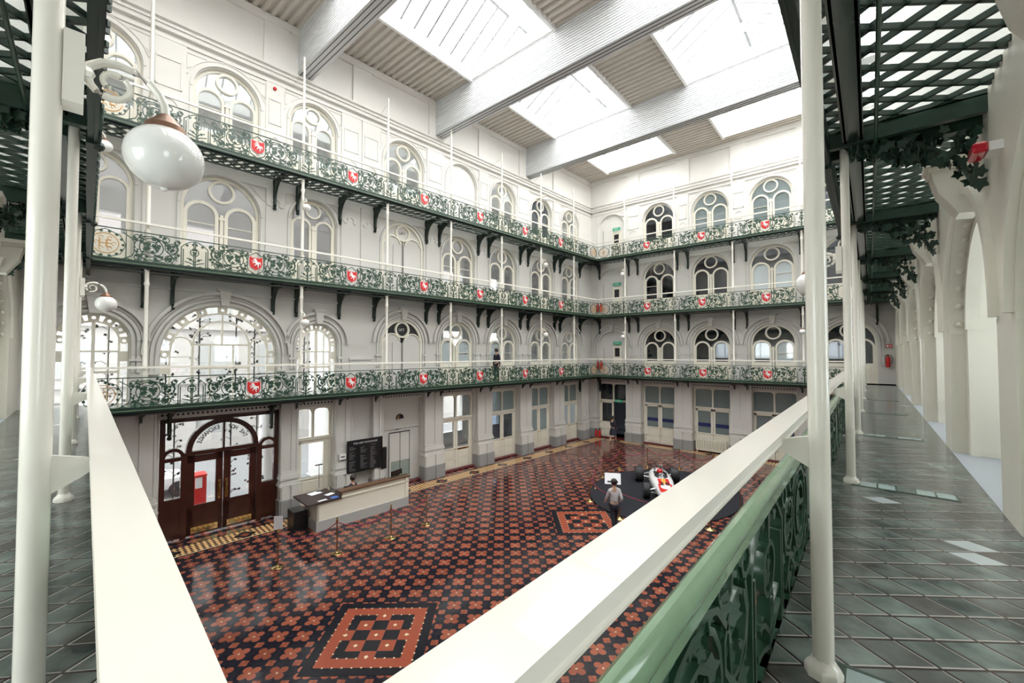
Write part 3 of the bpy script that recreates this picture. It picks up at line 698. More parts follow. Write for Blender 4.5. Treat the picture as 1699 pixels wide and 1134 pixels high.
# ------------------------------------------------------------------ ground floor doors
dn = [0]
def pair_door(F, c, hw, glassl, glassu, label, band=False, halfopen=False, letter=False, single=False):
    dn[0] += 1; mb = MB(); z0, zt = ZG, -.62; zm = -1.88; y0, y1 = -.05, .05
    for sx in (-1, 1): mb.box(*sorted((sx*(hw-.09), sx*hw)), y0, y1, z0, zt)
    mb.box(-hw, hw, y0, y1, zt-.09, zt); mb.box(-hw, hw, y0-.05, y1, zm-.05, zm+.06); mb.box(-.045, .045, y0-.03, y1, zm, zt)
    for sx in (-1, 1):                                   # rounded corners of the two upper lights
        for q in (0, 1):
            xc = sx*(.045 if q == 0 else hw-.09); d = sx*(1 if q == 0 else -1)
            mb.prism([(xc, zt-.09), (xc+d*.16, zt-.09), (xc+d*.05, zt-.13), (xc, zt-.26)], y0, y1)
    t = struct('door_%d' % dn[0], mb, ['cream'], label, F @ T(c, WY+.22, 0), smooth=False)
    g = MB(); g.box(-hw+.08, hw-.08, .0, .008, zm, zt-.05); link('fanlight', g.mesh('fanlight', [glassu], False), t)
    for sx in ((-1, 1) if not single else (0,)):
        if halfopen and sx == 1: continue
        lw = (hw-.09) if sx else (hw-.09)*2; m = MB(); a, b = (0.0, lw) if sx >= 0 else (-lw, 0.0)
        if sx == 0: a, b = -lw/2, lw/2
        st = .13 if sx else .2; zg0, zg1 = z0+1.12, zm-.18
        m.box(a+.01, a+st, y0, y1, z0+.06, zm-.05); m.box(b-st, b-.01, y0, y1, z0+.06, zm-.05)
        m.box(a, b, y0, y1, zg1, zm-.05); m.box(a+st, b-st, y0+.02, y1, z0+.06, zg0)
        for (pa, pb) in ((.16, .5), (.6, .98)): m.box(a+st+.05, b-st-.05, y0-.005, y0+.03, z0+pa, z0+pb)
        m.box(a, b, y0, y1, z0+.52, z0+.58); m.box(a, b, y0-.02, y1, zg0-.06, zg0)
        lf = link('door_leaf', m.mesh('door_leaf', ['cream'], False), t)
        g = MB(); g.box(a+st, b-st, 0, .008, zg0, zg1); link('glass', g.mesh('glass', [glassl], False), lf)
        if band: g = MB(); g.box(a+st, b-st, -.012, -.004, zg0+.38, zg0+.60); link('navy_band', g.mesh('navy_band', ['blueband'], False), lf)
        k = MB(); xh = (b-.06 if sx == -1 else a+.06); k.sphere((xh, y0-.05, z0+1.05), .03, 8); k.tube([(xh, y0-.05, z0+1.05), (xh, y0, z0+1.05)], .012, 6)
        link('door_knob', k.mesh('door_knob', ['brass']), lf)
        if letter and sx == 1: k = MB(); k.box(a+.15, b-.12, y0-.02, y0+.01, z0+.98, z0+1.06); link('letter_plate', k.mesh('letter_plate', ['brass'], False), lf)
    s = MB(); s.box(-hw, hw, -.28, .1, z0, z0+.06); link('threshold', s.mesh('threshold', ['threshold'], False), t)
    return t
pair_door(LEFT, -24.9, .75, 'glass', 'glass', 'cream glazed side door left of the mahogany entrance', single=True)
pair_door(LEFT, -18.43, .72, 'glass', 'glass', 'cream glazed side door right of the mahogany entrance', single=True)
pair_door(LEFT, -11.27, 1.1, 'glass', 'glass', 'cream double doors with a brass letter plate right of the lift recess', letter=True)
pair_door(LEFT, -7.88, 1.1, 'glassdark', 'glassblue', 'cream double doors with dark clear glass, second right of the lift recess')
pair_door(LEFT, -4.6, 1.04, 'glassblue', 'glassblue', 'cream double doors with pale green blinds, third right of the lift recess')
pair_door(LEFT, -1.36, .98, 'glasswhite', 'glassblue', 'cream double doors with glowing white glass nearest the far corner')
pair_door(BACK, .42, 1.12, 'glassdark', 'glassdark', 'cream doorway with its right leaf open to a dark passage', halfopen=True)
pair_door(BACK, 3.74, 1.1, 'glassblue', 'glassblue', 'cream double doors with navy bands right of the open doorway', band=True)
pair_door(BACK, 6.99, 1.1, 'glassblue', 'glassblue', 'cream double doors with navy bands behind the radiator', band=True)
pair_door(BACK, 10.2, 1.12, 'glassblue', 'glassblue', 'cream double doors with navy bands right of the radiator', band=True)
pair_door(BACK, 13.5, 1.1, 'glassblue', 'glassblue', 'cream double doors at the right end of the far wall')
# lift recess
mb = MB(); z0 = ZG
mb.box(-1.05, 1.05, .12, .2, z0, -.5, 0); mb.box(-1.05, 1.05, .06, .12, -2.0, -1.94, 0)
mb.box(-.55, .5, .04, .12, z0+.05, -2.15, 0)
for x in (-.57, -.02, .48): mb.box(x, x+.012, .02, .045, z0+.05, -2.15, 1)
mb.box(-.57, .5, .02, .045, -2.17, -2.13, 1)
mb.prism([(-.2,-1.55),(.2,-1.55),(.14,-1.38),(.0,-1.32),(-.14,-1.38)], .05, .13, 1)
mb.prism([(-.17,-1.54),(-.08,-1.54),(-.04,-1.36),(-.10,-1.40)], .04, .06, 2)
text(mb, 'LIFT', -.05, -2.06, .17, .1, 1)
mb.box(-1.05, 1.05, -.2, .12, z0, z0+.05, 3)
t = struct('door_%d' % (dn[0]+1), mb, ['paint', 'black', 'gold', 'threshold'], 'grey painted lift doorway with LIFT lettering and half round indicator', LEFT @ T(-14.5, WY+.15, 0), smooth=False); dn[0] += 1

# mahogany entrance
def entrance():
    dn[0] += 1; W, H0, HT = 1.70, ZG, -.62; mb = MB(); y0, y1 = -.09, .07
    for sx in (-1, 1):
        mb.box(*sorted((sx*(W-.14), sx*W)), y0, y1, H0, HT); mb.box(*sorted((sx*1.0, sx*1.16)), y0-.03, y1, H0, -1.75)
        mb.box(*sorted((sx*1.16, sx*(W-.14))), y0, y1, H0+.06, H0+1.35)
        mb.box(*sorted((sx*1.16, sx*(W-.14))), y0, y1, -1.98, -1.86); mb.ring(sx*1.36, -1.86, .2, .3, y0-.02, y1, 0, pi, 18)
        for (za, zb) in ((.2, .6), (.72, 1.18)):
            mb.box(*sorted((sx*1.24, sx*1.48)), y0-.03, y0, H0+za, H0+zb); mb.box(*sorted((sx*1.29, sx*1.43)), y0-.045, y0-.02, H0+za+.06, H0+zb-.06)
    mb.box(-W, W, y0, y1, HT-.12, HT+.06)
    mb.ring(0, -1.75, .88, 1.04, y0-.04, y1, 0, pi, 36)
    mb.box(-1.04, 1.04, y0-.02, y1, -1.86, -1.73); mb.box(-.03, .03, y0, y1, -1.75, -.8)
    t = struct('door_%d' % dn[0], mb, ['wood'], 'dark mahogany street entrance with arched lettered fanlight', LEFT @ T(-21.42, WY+.12, 0))
    for sx in (-1, 1):
        m = MB(); a, b = (.01, .99) if sx == 1 else (-.99, -.01)
        m.box(a, a+.2, -.05, .04, H0+.05, -1.88); m.box(b-.2, b, -.05, .04, H0+.05, -1.88); m.box(a, b, -.05, .04, -2.1, -1.88)
        m.box(a, b, -.05, .04, H0+.05, H0+.98); m.box(a+.16, b-.16, -.07, -.05, H0+.45, H0+.85); m.box(a+.2, b-.2, -.085, -.06, H0+.5, H0+.8); m.box(a+.1, b-.1, -.07, -.04, H0+.93, H0+1.02)
        lf = link('door_leaf', m.mesh('door_leaf', ['wood'], False), t)
        m = MB(); m.box(a+.12, b-.12, -.06, -.045, H0+.1, H0+.3); link('kick_plate', m.mesh('kick_plate', ['brass'], False), lf)
        m = MB(); m.box(a+.2, b-.2, -.004, .004, H0+.98, -2.1); link('glass', m.mesh('glass', ['glass'], False), lf)
        m = MB(); m.tube([(sx*.1,-.05,H0+1.15),(sx*.1,-.13,H0+1.22),(sx*.1,-.14,H0+1.4),(sx*.1,-.13,H0+1.58),(sx*.1,-.05,H0+1.65)], .022, 6); m.box(*sorted((sx*.06, sx*.14)), -.06, -.045, H0+1.08, H0+1.72)
        link('door_handle', m.mesh('door_handle', ['brass']), lf)
    m = MB(); m.box(-W+.1, W-.1, .0, .006, -1.9, HT-.1)
    for sx in (-1, 1): m.box(*sorted((sx*1.16, sx*(W-.12))), 0, .006, H0+1.35, -1.9)
    link('glass', m.mesh('glass', ['glass'], False), t)
    m = MB()                                             # letters painted on the outside, so mirrored from here
    def arcword(s, a0, a1):
        for i, ch in enumerate(s):
            if ch == ' ': continue
            a = a0+(a1-a0)*(i+.5)/len(s); r = .66
            m.mb(glyph(ch, True)[0], T(-r*cos(a)*-1, -.012, -1.73+r*sin(a)) @ Matrix.Rotation(pi/2-a, 4, 'Y') @ Matrix.Diagonal((-.14, .2, .19, 1)) @ UP)
    arcword('THE HOP', rad(22), rad(80)); arcword('EXCHANGE', rad(98), rad(162))
    link('fanlight_lettering', m.mesh('fanlight_lettering', ['black'], False), t)
entrance()

# ------------------------------------------------------------------ galleries: decks, lattices, brackets
def lattice(mb, x0, x1, y0, y1, s, wd, z0, z1, ang=52, mi=0):
    d = Vector((cos(rad(90-ang)), sin(rad(90-ang)))) if False else None
    for sg in (-1, 1):
        # frame local: gallery runs along x, so lozenge bars make +-ang with x
        dx, dy = cos(rad(ang)), sg*sin(rad(ang)); step = s/abs(dy)
        n0 = int((x0-abs(y1-y0)*2)/step)-1; n1 = int((x1+abs(y1-y0)*2)/step)+1
        for i in range(n0, n1):
            xa = i*step; ta, tb = 0, (y1-y0)/abs(dy)
            # point = (xa,ys)+t*(dx,dy)
            ys = y0 if sg > 0 else y1
            lo = (x0-xa)/dx; hi = (x1-xa)/dx; ta = max(ta, min(lo, hi)); tb = min(tb, max(lo, hi))
            if tb-ta < .02: continue
            a = Vector((xa+ta*dx, ys+ta*dy, 0)); b = Vector((xa+tb*dx, ys+tb*dy, 0)); nrm = Vector((-dy, dx, 0))*wd/2
            P_ = [a-nrm, b-nrm, b+nrm, a+nrm]
            mb.add([(p.x,p.y,z0) for p in P_]+[(p.x,p.y,z1) for p in P_], [(0,3,2,1),(4,5,6,7),(0,1,5,4),(1,2,6,5),(2,3,7,6),(3,0,4,7)], mi)
def bracket_mesh():
    mb = MB()
    def pl(q0, q1, pts): mb.prism(pts, -.03, .03, 0, 'x')
    up = [(.1,-.16),(.1,-.23),(.45,-.27),(.75,-.34),(.95,-.48),(1.08,-.68),(1.12,-.95),(1.10,-1.08),(1.15,-1.16),(1.22,-1.2),(1.3,-1.1),(1.3,-.16)]
    mb.prism(up, -.035, .035, 0, 'x')
    mb.box(-.05, .05, 1.16, 1.3, -1.1, -.16); mb.box(-.05, .05, .05, 1.3, -.2, -.14)
    mb.sphere((0, 1.2, -1.2), .07, 8); mb.sphere((0, .35, -.3), .05, 8)
    return mb.mesh('bracket', ['iron'])
BR = bracket_mesh()
BXL = sorted([-26.3,-25.6,-23.6,-22.9,-20.0,-19.2,-17.55,-16.0,-13.3,-12.55,-9.95,-9.2,-6.6,-5.9,-3.3,-2.7,-.4])
BXB = [-.5,1.75,2.4,5.05,5.7,8.3,8.95,11.55,12.2,14.6]
def leafmesh(mb, x, y, z, r, ang, tilt=0, mi=0, th=.008):
    pts = []; n = 10
    for i in range(n):
        a = 2*pi*i/n; q = r*(1.0 if i % 2 == 0 else .62)*(1.25 if i == 0 else 1)
        pts.append((q*cos(a), q*sin(a)))
    m = MB(); m.prism(pts, -th/2, th/2)
    mb.mb(m, T(x, y, z) @ Matrix.Rotation(tilt, 4, 'Z') @ Matrix.Rotation(ang, 4, 'Y'), mi)
def walkway(F, x0, x1, z, wy, lv, label, bx, glassy=False, tile=False, cols_=None, nearst=False, shift=0):
    t = thing('gallery_walkway', label, 'walkway', F @ T(0, shift, z), 'cantilevered gallery walkways')
    mb = MB()
    if tile:
        # floor surface rotated so that its object y runs along the gallery
        mb.box(0, wy+.02, x0, x1, -.06, 0); part('walkway_floor', mb, ['gallery'], t, Matrix(((0,1,0,0),(1,0,0,0),(0,0,1,0),(0,0,0,1))) if False else Matrix.Rotation(0, 4, 'Z') @ Matrix(((0,1,0,0),(-1,0,0,0),(0,0,1,0),(0,0,0,1))) @ Matrix.Diagonal((1, 1, 1, 1)), smooth=False) if False else None
        m2 = MB(); m2.box(-wy-.02, -.0, x0, x1, -.06, 0)
        part('walkway_floor', m2, ['gallery'], t, Matrix.Rotation(-pi/2, 4, 'Z'), smooth=False)
        m3 = MB(); m3.box(x0, x1, .0, wy, -.16, -.065); part('soffit', m3, ['soffit'], t, smooth=False)
    elif glassy:
        mb.quad((x0,.02,-.034), (x1,.02,-.034), (x1,wy,-.034), (x0,wy,-.034)); part('glass_pavement', mb, ['pavelight'], t, smooth=False)
        m = MB(); lattice(m, x0, x1, .0, wy, (.245 if nearst else .25), .030, -.085, -.035); part('lattice', m, ['darkgreen'], t, smooth=False)
    else:
        mb.box(x0, x1, .02, wy, -.12, 0); part('soffit', mb, ['soffit'], t, smooth=False)
    m = MB(); e = .04 if nearst else 0; m.box(x0, x1, -.02+e, .06+e, -.16, -.02)
    m.box(x0, x1, .08, .12, -.22, -.1)
    if nearst: m.box(x0, x1, .04, .11, -.40, -.05); m.box(x0, x1, .02, .05, -.1, -.05); m.box(x0, x1, .03, .06, -.42, -.36); [m.box(c-.09, c+.09, .01, .12, -.44, -.02) for c in (cols_ or [])]; [m.sphere((c, .02, -.42), .05, 8) for c in (cols_ or [])]
    part('edge_beam', m, ['iron'], t, smooth=False)
    m = MB(); m.tube([(x0, .30 if not nearst else .52, -.27), (x1, .30 if not nearst else .52, -.27)], .03 if not nearst else .018, 8); m.tube([(x0, .95, -.2), (x1, .95, -.2)], .03, 6) if not nearst else None
    part('pipe', m, ['green' if nearst else 'pipe'], t)
    for x in bx: part('bracket', BR, None, t, T(x, 0, 0))
    return t
LXS = (-26.1, 0.0+1.3); BXS = (-.0, 15.2)
walkway(LEFT, -26.6, 0.0, Z1, 1.3, 1, 'first gallery walkway along the street side wall', BXL)
walkway(LEFT, -26.6, 0.0, Z2, 1.3, 2, 'second gallery walkway with dark flat underside along the street side wall', BXL)
walkway(LEFT, -26.6, 0.0, Z3, 1.3, 3, 'top gallery walkway with see-through lattice floor along the street side wall', BXL, glassy=True)
walkway(BACK, 0.0, 15.2, Z1, 1.3, 1, 'first gallery walkway along the far end wall', BXB)
walkway(BACK, 0.0, 15.2, Z2, 1.3, 2, 'second gallery walkway with dark flat underside along the far end wall', BXB)
walkway(BACK, 0.0, 15.2, Z3, 1.3, 3, 'top gallery walkway with lattice floor along the far end wall', BXB, glassy=True)
# far left corner pieces
for z, lv in ((Z1, 'first'), (Z2, 'second'), (Z3, 'top')):
    mb = MB(); mb.prism([(0,0),(1.4,0),(1.4,1.5),(-.1,1.4)], -.1, .0, 0, 'z')
    a = LEFT @ Vector((0,1.3,0)); b = BACK @ Vector((0,1.3,0))
    solo('corner_landing', mb, ['soffit'], 'dark corner landing where the %s gallery turns at the far corner' % lv, 'landing', LEFT @ T(0, 0, z), 'corner landings', smooth=False)

RCOL = [-2.46-3.81*i for i in range(7)]; NCOL = [1.99+3.82*i for i in range(4)]
walkway(RIGHT, -27.15, 1.7, Z1, RX, 1, 'gallery walkway of diamond glass paving on the right, under the camera', [], tile=True, nearst=False)
walkway(NEAR, .9, 16.5, Z1-.002, RX, 1, 'gallery walkway of diamond glass paving on the left, under the camera', [], tile=True, nearst=False)
tR = walkway(RIGHT, -27.15, 1.7, Z2, RX, 2, 'overhead gallery with diamond lattice ceiling above the right walkway', [], glassy=True, nearst=True, cols_=RCOL)
tN = walkway(NEAR, .9, 16.5, Z2, RX, 2, 'overhead gallery with diamond lattice ceiling above the left walkway', [], glassy=True, nearst=True, cols_=NCOL, shift=.035)
for t, cols, x0, x1 in ((tR, RCOL, -27.15, 1.7), (tN, NCOL, .9, 16.5)):
    m = MB(); m.box(x0, x1, .235, .42, -.24, -.16); m.box(x0, x1, .25, .27, -.24, -.05); m.box(x0, x1, .39, .41, -.24, -.05); part('column_beam', m, ['soffit'], t, smooth=False)
    for c in cols:
        m = MB(); m.box(c-.16, c-.06, .0, RX, -.3, -.04); m.box(c+.12, c+.2, .0, RX, -.26, -.04); m.box(c-.16, c+.2, .0, RX, -.1, -.085)
        part('cross_beam', m, ['darkgreen'], t, smooth=False)
# rows of rectangular pavement lights across the right walkway at the columns
for i, c in enumerate(RCOL[:5]):
    mb = MB(); y0 = .32
    mb.box(c-.14, c+.12, y0-.08, RX-.25, .0, .004, 0)
    for k_ in range(5): mb.box(c-.11, c+.09, y0+k_*.155, y0+k_*.155+.14, .004, .007, 1 if k_ in (0,1,3,4) and i < 3 else 2)
    solo('pavement_light', mb, ['darkgreen', 'palegl', 'gallerydark'], 'small rectangular floor lights beside the %s column of the right walkway' % ORD[i], 'floor light', RIGHT, 'floor light rows', smooth=False) if False else None
    mats = [M['darkgreen'], mat('pale_floor_glass_%d' % i, (0.30, 0.38, 0.37), 0.25, var=.3), mat('dim_floor_glass_%d' % i, (0.12, 0.15, 0.14), 0.25)]
    solo('pavement_light', mb, mats, 'small rectangular floor lights beside the %s column of the right walkway' % ORD[i], 'floor light', RIGHT, 'floor light rows', smooth=False)

# leafy iron spandrels hanging at the wall end of the cross beams
def foliage(F, x, label, seed):
    rnd = random.Random(seed); mb = MB()
    mb.tube([(0,RX-.05,Z2-.95),(0,RX-.2,Z2-.6),(0,RX-.5,Z2-.35),(0,RX-.95,Z2-.25)], .03, 6)
    for i in range(150):
        u = rnd.random(); y = RX-.05-u*1.0; z = Z2-.28-(1-u)**1.6*.65*rnd.random()-.05*rnd.random()
        leafmesh(mb, rnd.uniform(-.16, .16), y, z, rnd.uniform(.035, .075), rnd.uniform(0, 6.28), rnd.uniform(0, 3.14))
    solo('leaf_bracket', mb, ['darkgreen'], label, 'bracket', F @ T(x, 0, 0), 'leafy iron brackets', smooth=False)
for i, c in enumerate(RCOL[:6]): foliage(RIGHT, c, 'dark leafy iron bracket over the right walkway, %s from the camera' % ORD[i], i)
for i, c in enumerate(NCOL[:4]): foliage(NEAR, c, 'dark leafy iron bracket over the left walkway, %s from the camera' % ORD[i], 20+i)

# ------------------------------------------------------------------ balustrades
def scrollhalf(seed, L=1.66):
    """from x=0 (shield centre) to x=L (middle of the narrow panel); z from -.1 to .8"""
    rnd = random.Random(seed); mb = MB(); r = .017
    def C(cx, cz, rr, a0=0, a1=360, n=None):
        n = n or max(8, int(rr*60)); mb.tube([(cx+rr*cos(rad(a0+(a1-a0)*i/n)), 0, cz+rr*sin(rad(a0+(a1-a0)*i/n))) for i in range(n+1)], r, 4)
    def pl(*p): mb.tube([(a, 0, b) for a, b in p], r, 4)
    pl((0,.72),(.2,.58),(.24,.5),(.24,.2),(.2,.1),(0,-.02))
    C(.62,.40,.27); C(.62,.40,.17); C(1.07,.44,.15); C(1.03,.12,.11,-60,260); C(.33,.08,.09); C(.3,.63,.09); C(.95,.68,.08); C(1.22,.65,.06)
    pl((.24,.3),(.32,.15),(.5,.04),(.7,.03),(.9,.1),(1.05,.24),(1.2,.3),(1.24,.45),(1.2,.58))
    pl((.24,.42),(.3,.6),(.45,.7),(.65,.72),(.85,.64),(.98,.5),(1.0,.32),(1.12,.18),(1.22,.1))
    # narrow panel
    pl((1.31,-.02),(1.31,.55),(1.42,.66),(1.55,.74),(L,.76)); pl((1.36,-.02),(1.36,.5)); 
    C(L,.42,.12,90,270); pl((L,.3),(L,-.02)); pl((L,.1),(1.55,.2),(1.45,.24)); pl((L,.04),(1.52,.1),(1.4,.13)); pl((L,.54),(L,.74))
    # leaves
    for (cx, cz, n, sp, rr) in ((.62,.40,9,.13,.062),(.62,.40,10,.25,.05),(1.07,.44,5,.08,.055),(1.03,.12,4,.06,.05),(.33,.08,3,.06,.05),(.3,.63,3,.06,.045),(.85,.66,4,.1,.05),(.8,.08,5,.12,.05),(1.2,.25,3,.06,.045),(1.2,.62,3,.07,.045),(.42,.68,3,.06,.04),(.45,.12,3,.08,.04),(.98,.5,3,.05,.04),(.75,.62,3,.06,.04),(.28,.3,3,.06,.04)):
        for i in range(n):
            a = 2*pi*i/n+rnd.random(); d = sp*(.6+.5*rnd.random())
            leafmesh(mb, cx+d*cos(a), 0, min(.76, max(.0, cz+d*sin(a))), rr*(.8+.5*rnd.random()), rnd.random()*6.28, rnd.uniform(-.2, .2), 0, .014)
    for (x, z) in ((L-.06,.66),(L-.04,.42),(L-.05,.5),(L-.03,.36),(L-.12,.2),(1.45,.62)): leafmesh(mb, x, 0, z, .045, rnd.random()*6, 0, 0, .014)
    # leafy foot border
    for i in range(16): leafmesh(mb, .05+i*.1, 0, -.05, .045, rnd.random()*6, 0, 0, .014)
    for i in range(8): C(.1+i*.2, -.04, .05, 0, 180, 6)
    return mb
half = scrollhalf(3)
full = MB(); full.mb(half, ID); full.mb(half, Matrix.Diagonal((-1, 1, 1, 1)))
# plate behind the corner of each leaf border so that it reads as one casting
for q in (full,): q.box(-1.66, 1.66, -.008, .008, -.105, -.07)
half.box(0, 1.66, -.008, .008, -.105, -.07)
PANEL = full.mesh('scroll_panel', ['green']); HALF = half.mesh('scroll_panel', ['green'])
def horse():
    """white rearing horse facing left"""
    P_ = [(-.02,.13),(-.055,.12),(-.075,.085),(-.06,.075),(-.035,.09),(-.03,.06),(-.05,.05),(-.09,.065),(-.105,.04),(-.095,.03),(-.085,.05),(-.05,.035),(-.075,.01),(-.095,-.01),(-.085,-.02),(-.06,.0),(-.03,.015),(-.01,-.01),(-.015,-.04),(-.045,-.075),(-.035,-.085),(.0,-.055),(.02,-.04),(.045,-.06),(.04,-.1),(.055,-.13),(.07,-.13),(.06,-.1),(.075,-.05),(.07,-.015),(.09,.0),(.105,-.03),(.115,-.07),(.125,-.02),(.11,.03),(.085,.035),(.06,.03),(.03,.05),(.01,.09),(.0,.12)]
    m = MB(); m.prism([(a*1.15, b*1.15) for a, b in P_], -.045, -.03); return m.mesh('horse', ['white'], False)
def shieldm():
    m = MB(); p = [(-.19,.19),(-.14,.21),(-.13,.17),(.13,.17),(.14,.21),(.19,.19),(.19,-.05),(.14,-.16),(.05,-.2),(0,-.24),(-.05,-.2),(-.14,-.16),(-.19,-.05)]
    m.prism(p, -.03, .0); m.prism([(a*1.08, b*1.08) for a, b in p], -.015, .005, 1); m.prism([(a*1.1, b*1.1) for a, b in p], .005, .03, 2); return m.mesh('shield', ['red', 'white', 'green'], False)
HORSE, SHIELD = horse(), shieldm()
def monogram():
    m = MB(); 
    m.ring(0, .36, .26, .28, -.02, .01, 0, 2*pi, 28)
    text(m, 'H', -.04, .25, .30, -.01, 0); text(m, 'E', .06, .25, .30, -.03, 0)
    for a in range(0, 360, 60): m.ring(.17*cos(rad(a)), .36+.17*sin(rad(a)), .035, .05, -.02, .0, 0, 1.5*pi, 10)
    return m.mesh('monogram', ['gold'])
MONO = monogram()
def frame_hex():
    m = MB(); m.tube([(-.42,0,.36),(-.3,0,.62),(0,0,.76),(.3,0,.62),(.42,0,.36),(.3,0,.1),(0,0,-.04),(-.3,0,.1)], .014, 4, closed=True)
    for x in (-.42, .42): m.tube([(x,0,-.1),(x,0,.8)], .014, 4)
    rnd = random.Random(5)
    for i in range(14): a = i*.45; leafmesh(m, .36*cos(a), 0, .36+.36*sin(a)*.95, .045, a, 0, 0, .014)
    return m.mesh('scroll_panel', ['green'])
HEXP = frame_hex()
def balustrade(F, x0, x1, z, sh, scale, halves, monos, label, near=False):
    t = thing('gallery_balustrade', label, 'balustrade', F @ T(0, 0, z), 'green cast iron balustrades')
    if near:
        m = MB(); m.tube([(x0, .03, .815), (x1, .03, .815)], .048, 12, flat=.7); m.box(x0, x1, .0, .06, .765, .80); m.box(x0, x1, .01, .05, .735, .765)
        part('top_rail', m, ['railgreen'], t)
    else:
        m = MB(); m.box(x0, x1, -.005, .03, .79, .815); part('top_rail', m, ['green'], t, smooth=False)
    m = MB(); m.box(x0, x1, -.01, .03, -.025, .0)
    if not (near and z > 1): m.box(x0, x1, -.03, .02, -.12, -.105)
    part('bottom_rail', m, ['railgreen' if not near else 'green'], t, smooth=False)
    for x in sh:
        p = link('scroll_panel', PANEL, t); p.matrix_local = T(x, 0, 0) @ Matrix.Diagonal((scale, 2.4 if near else 1, 1, 1))
        s = link('shield', SHIELD, t); s.matrix_local = T(x, -.01, .36); s['label'] = 'red shield with white horse'
        h = link('horse', HORSE, s)
    for (x, sg, sc) in halves:
        p = link('scroll_panel', HALF, t); p.matrix_local = T(x, 0, 0) @ Matrix.Diagonal((sg*sc, 2.4 if near else 1, 1, 1))
    for x in monos:
        p = link('scroll_panel', HEXP, t); p.matrix_local = T(x, 0, 0)
        s = link('monogram', MONO, t); s.matrix_local = T(x, -.01, 0); s['label'] = 'gold monogram in a ring'
    return t
shL = [-20.9,-17.6,-14.27,-10.92,-7.52,-4.2]; shB = [3.55,6.87,10.13]
for z, lv in ((Z1,'first'),(Z2,'second'),(Z3,'top')):
    balustrade(LEFT, -24.95, 0, z, shL, 1.0, [(-.95,-1,.96),(-24.15,1,.98)] , [-24.5, -.5], 'green cast iron balustrade with red horse shields on the %s gallery, street side' % lv)
    balustrade(BACK, 0, 13.86, z, shB, .985, [(.95,1,.6),(13.4,-1,1.0)], [.5], 'green cast iron balustrade with red horse shields on the %s gallery, far end' % lv)
shR = [-(2.46+1.905+3.81*i) for i in range(6)]; shN = [1.99+1.91+3.82*i for i in range(3)]
for z, lab in ((Z1, 'green cast iron balustrade with rounded rail beside the right walkway'), (Z2, 'dark balustrade of the gallery overhead on the right')):
    balustrade(RIGHT @ T(0, .04 if z > 1 else 0, 0), -25.4, -.16, z, shR, 1.148, [(-.55,-1,1.148)], [], lab, near=True)
for z, lab in ((Z1, 'green cast iron balustrade beside the left walkway under the white rail'), (Z2, 'dark balustrade of the gallery overhead on the left')):
    balustrade(NEAR @ T(0, .09 if z > 1 else 0, 0), .02, 15.1, z, shN, 1.15, [(.1,1,1.13)], [], lab, near=True)

# ------------------------------------------------------------------ white hand rails
def handrail(F, x0, x1, z, label, yy=.05, mit=0.0, big=False, ends=()):
    m = MB(); h = .05 if big else .06; wd = (.088 if F is NEAR else .10) if big else .06
    a = [(x0, 0), (x1, 0)]
    V = [(x0+mit*0, 0.0), (x1, 0.0), (x1, wd), (x0+mit, wd)]
    m.prism([(p[0], p[1]+(yy if not big else 0)) for p in V], z+1.116-h, z+1.116, 0, 'z')
    for c in ends: m.box(c-.012, c+.012, yy+wd-.005, .2, z+1.075, z+1.10)
    o = solo('handrail', m, ['ivory'], label, 'handrail', F, 'white safety rails', smooth=False)
    if big:
        b = o.modifiers.new('bevel', 'BEVEL'); b.width = .008; b.segments = 3
    return o
for z, lv in ((Z1,'first'),(Z2,'second'),(Z3,'top')):
    handrail(LEFT, -24.9, 0, z, 'thin white safety rail above the %s gallery balustrade, street side' % lv, ends=[-2.52,-5.86,-9.16,-12.6,-15.97,-19.37,-23.61])
    handrail(BACK, 0, 13.8, z, 'thin white safety rail above the %s gallery balustrade, far end' % lv, ends=[1.94,5.21,8.47,11.71])
handrail(RIGHT, -25.7, -.145, Z1, 'broad ivory hand rail running away to the right from the camera', big=True)
handrail(NEAR, 0, 15.2, Z1, 'broad ivory hand rail running away to the left from the camera', big=True)

# ------------------------------------------------------------------ posts and columns
def post_mesh(h, r=.055):
    m = MB(); m.lathe([(r*1.5,0),(r*1.5,.06),(r*1.1,.1),(r*1.0,.5),(r*1.35,.85),(r*1.35,.9),(r,.95),(r*.92,h-.55),(r*1.3,h-.5),(r*1.3,h-.46),(r,h-.42),(r,h-.1),(r*1.7,h-.04),(r*1.7,h)], 12)
    return m
PM = {lv: post_mesh(h).mesh('gallery_post', ['ivory']) for lv, h in ((1, 3.98), (2, 3.78))}
q = MB(); q.lathe([(.07,0),(.05,.1),(.05,.9),(.065,.92),(.05,.95),(.042,4.25),(.05,4.3),(.01,4.36)], 10); q.tube([(0,0,4.1),(.0,1.08,3.75)], .008, 5); PM[3] = q.mesh('gallery_post', ['ivory'])
for F, xs, side in ((LEFT, [-2.52,-5.86,-9.16,-12.6,-15.97,-19.37,-23.61], 'street side'), (BACK, [1.94,5.21,8.47,11.71], 'far end')):
    for lv, z in ((1,Z1),(2,Z2),(3,Z3)):
        for i, x in enumerate(xs):
            o = link('gallery_post', PM[lv], None, F @ T(x, .2, z)); o['category'] = 'post'; o['group'] = 'slim ivory gallery posts'
            o['label'] = 'slim ivory post on the %s gallery, %s, %s from the far corner' % (LV[lv], side, ORD[i])
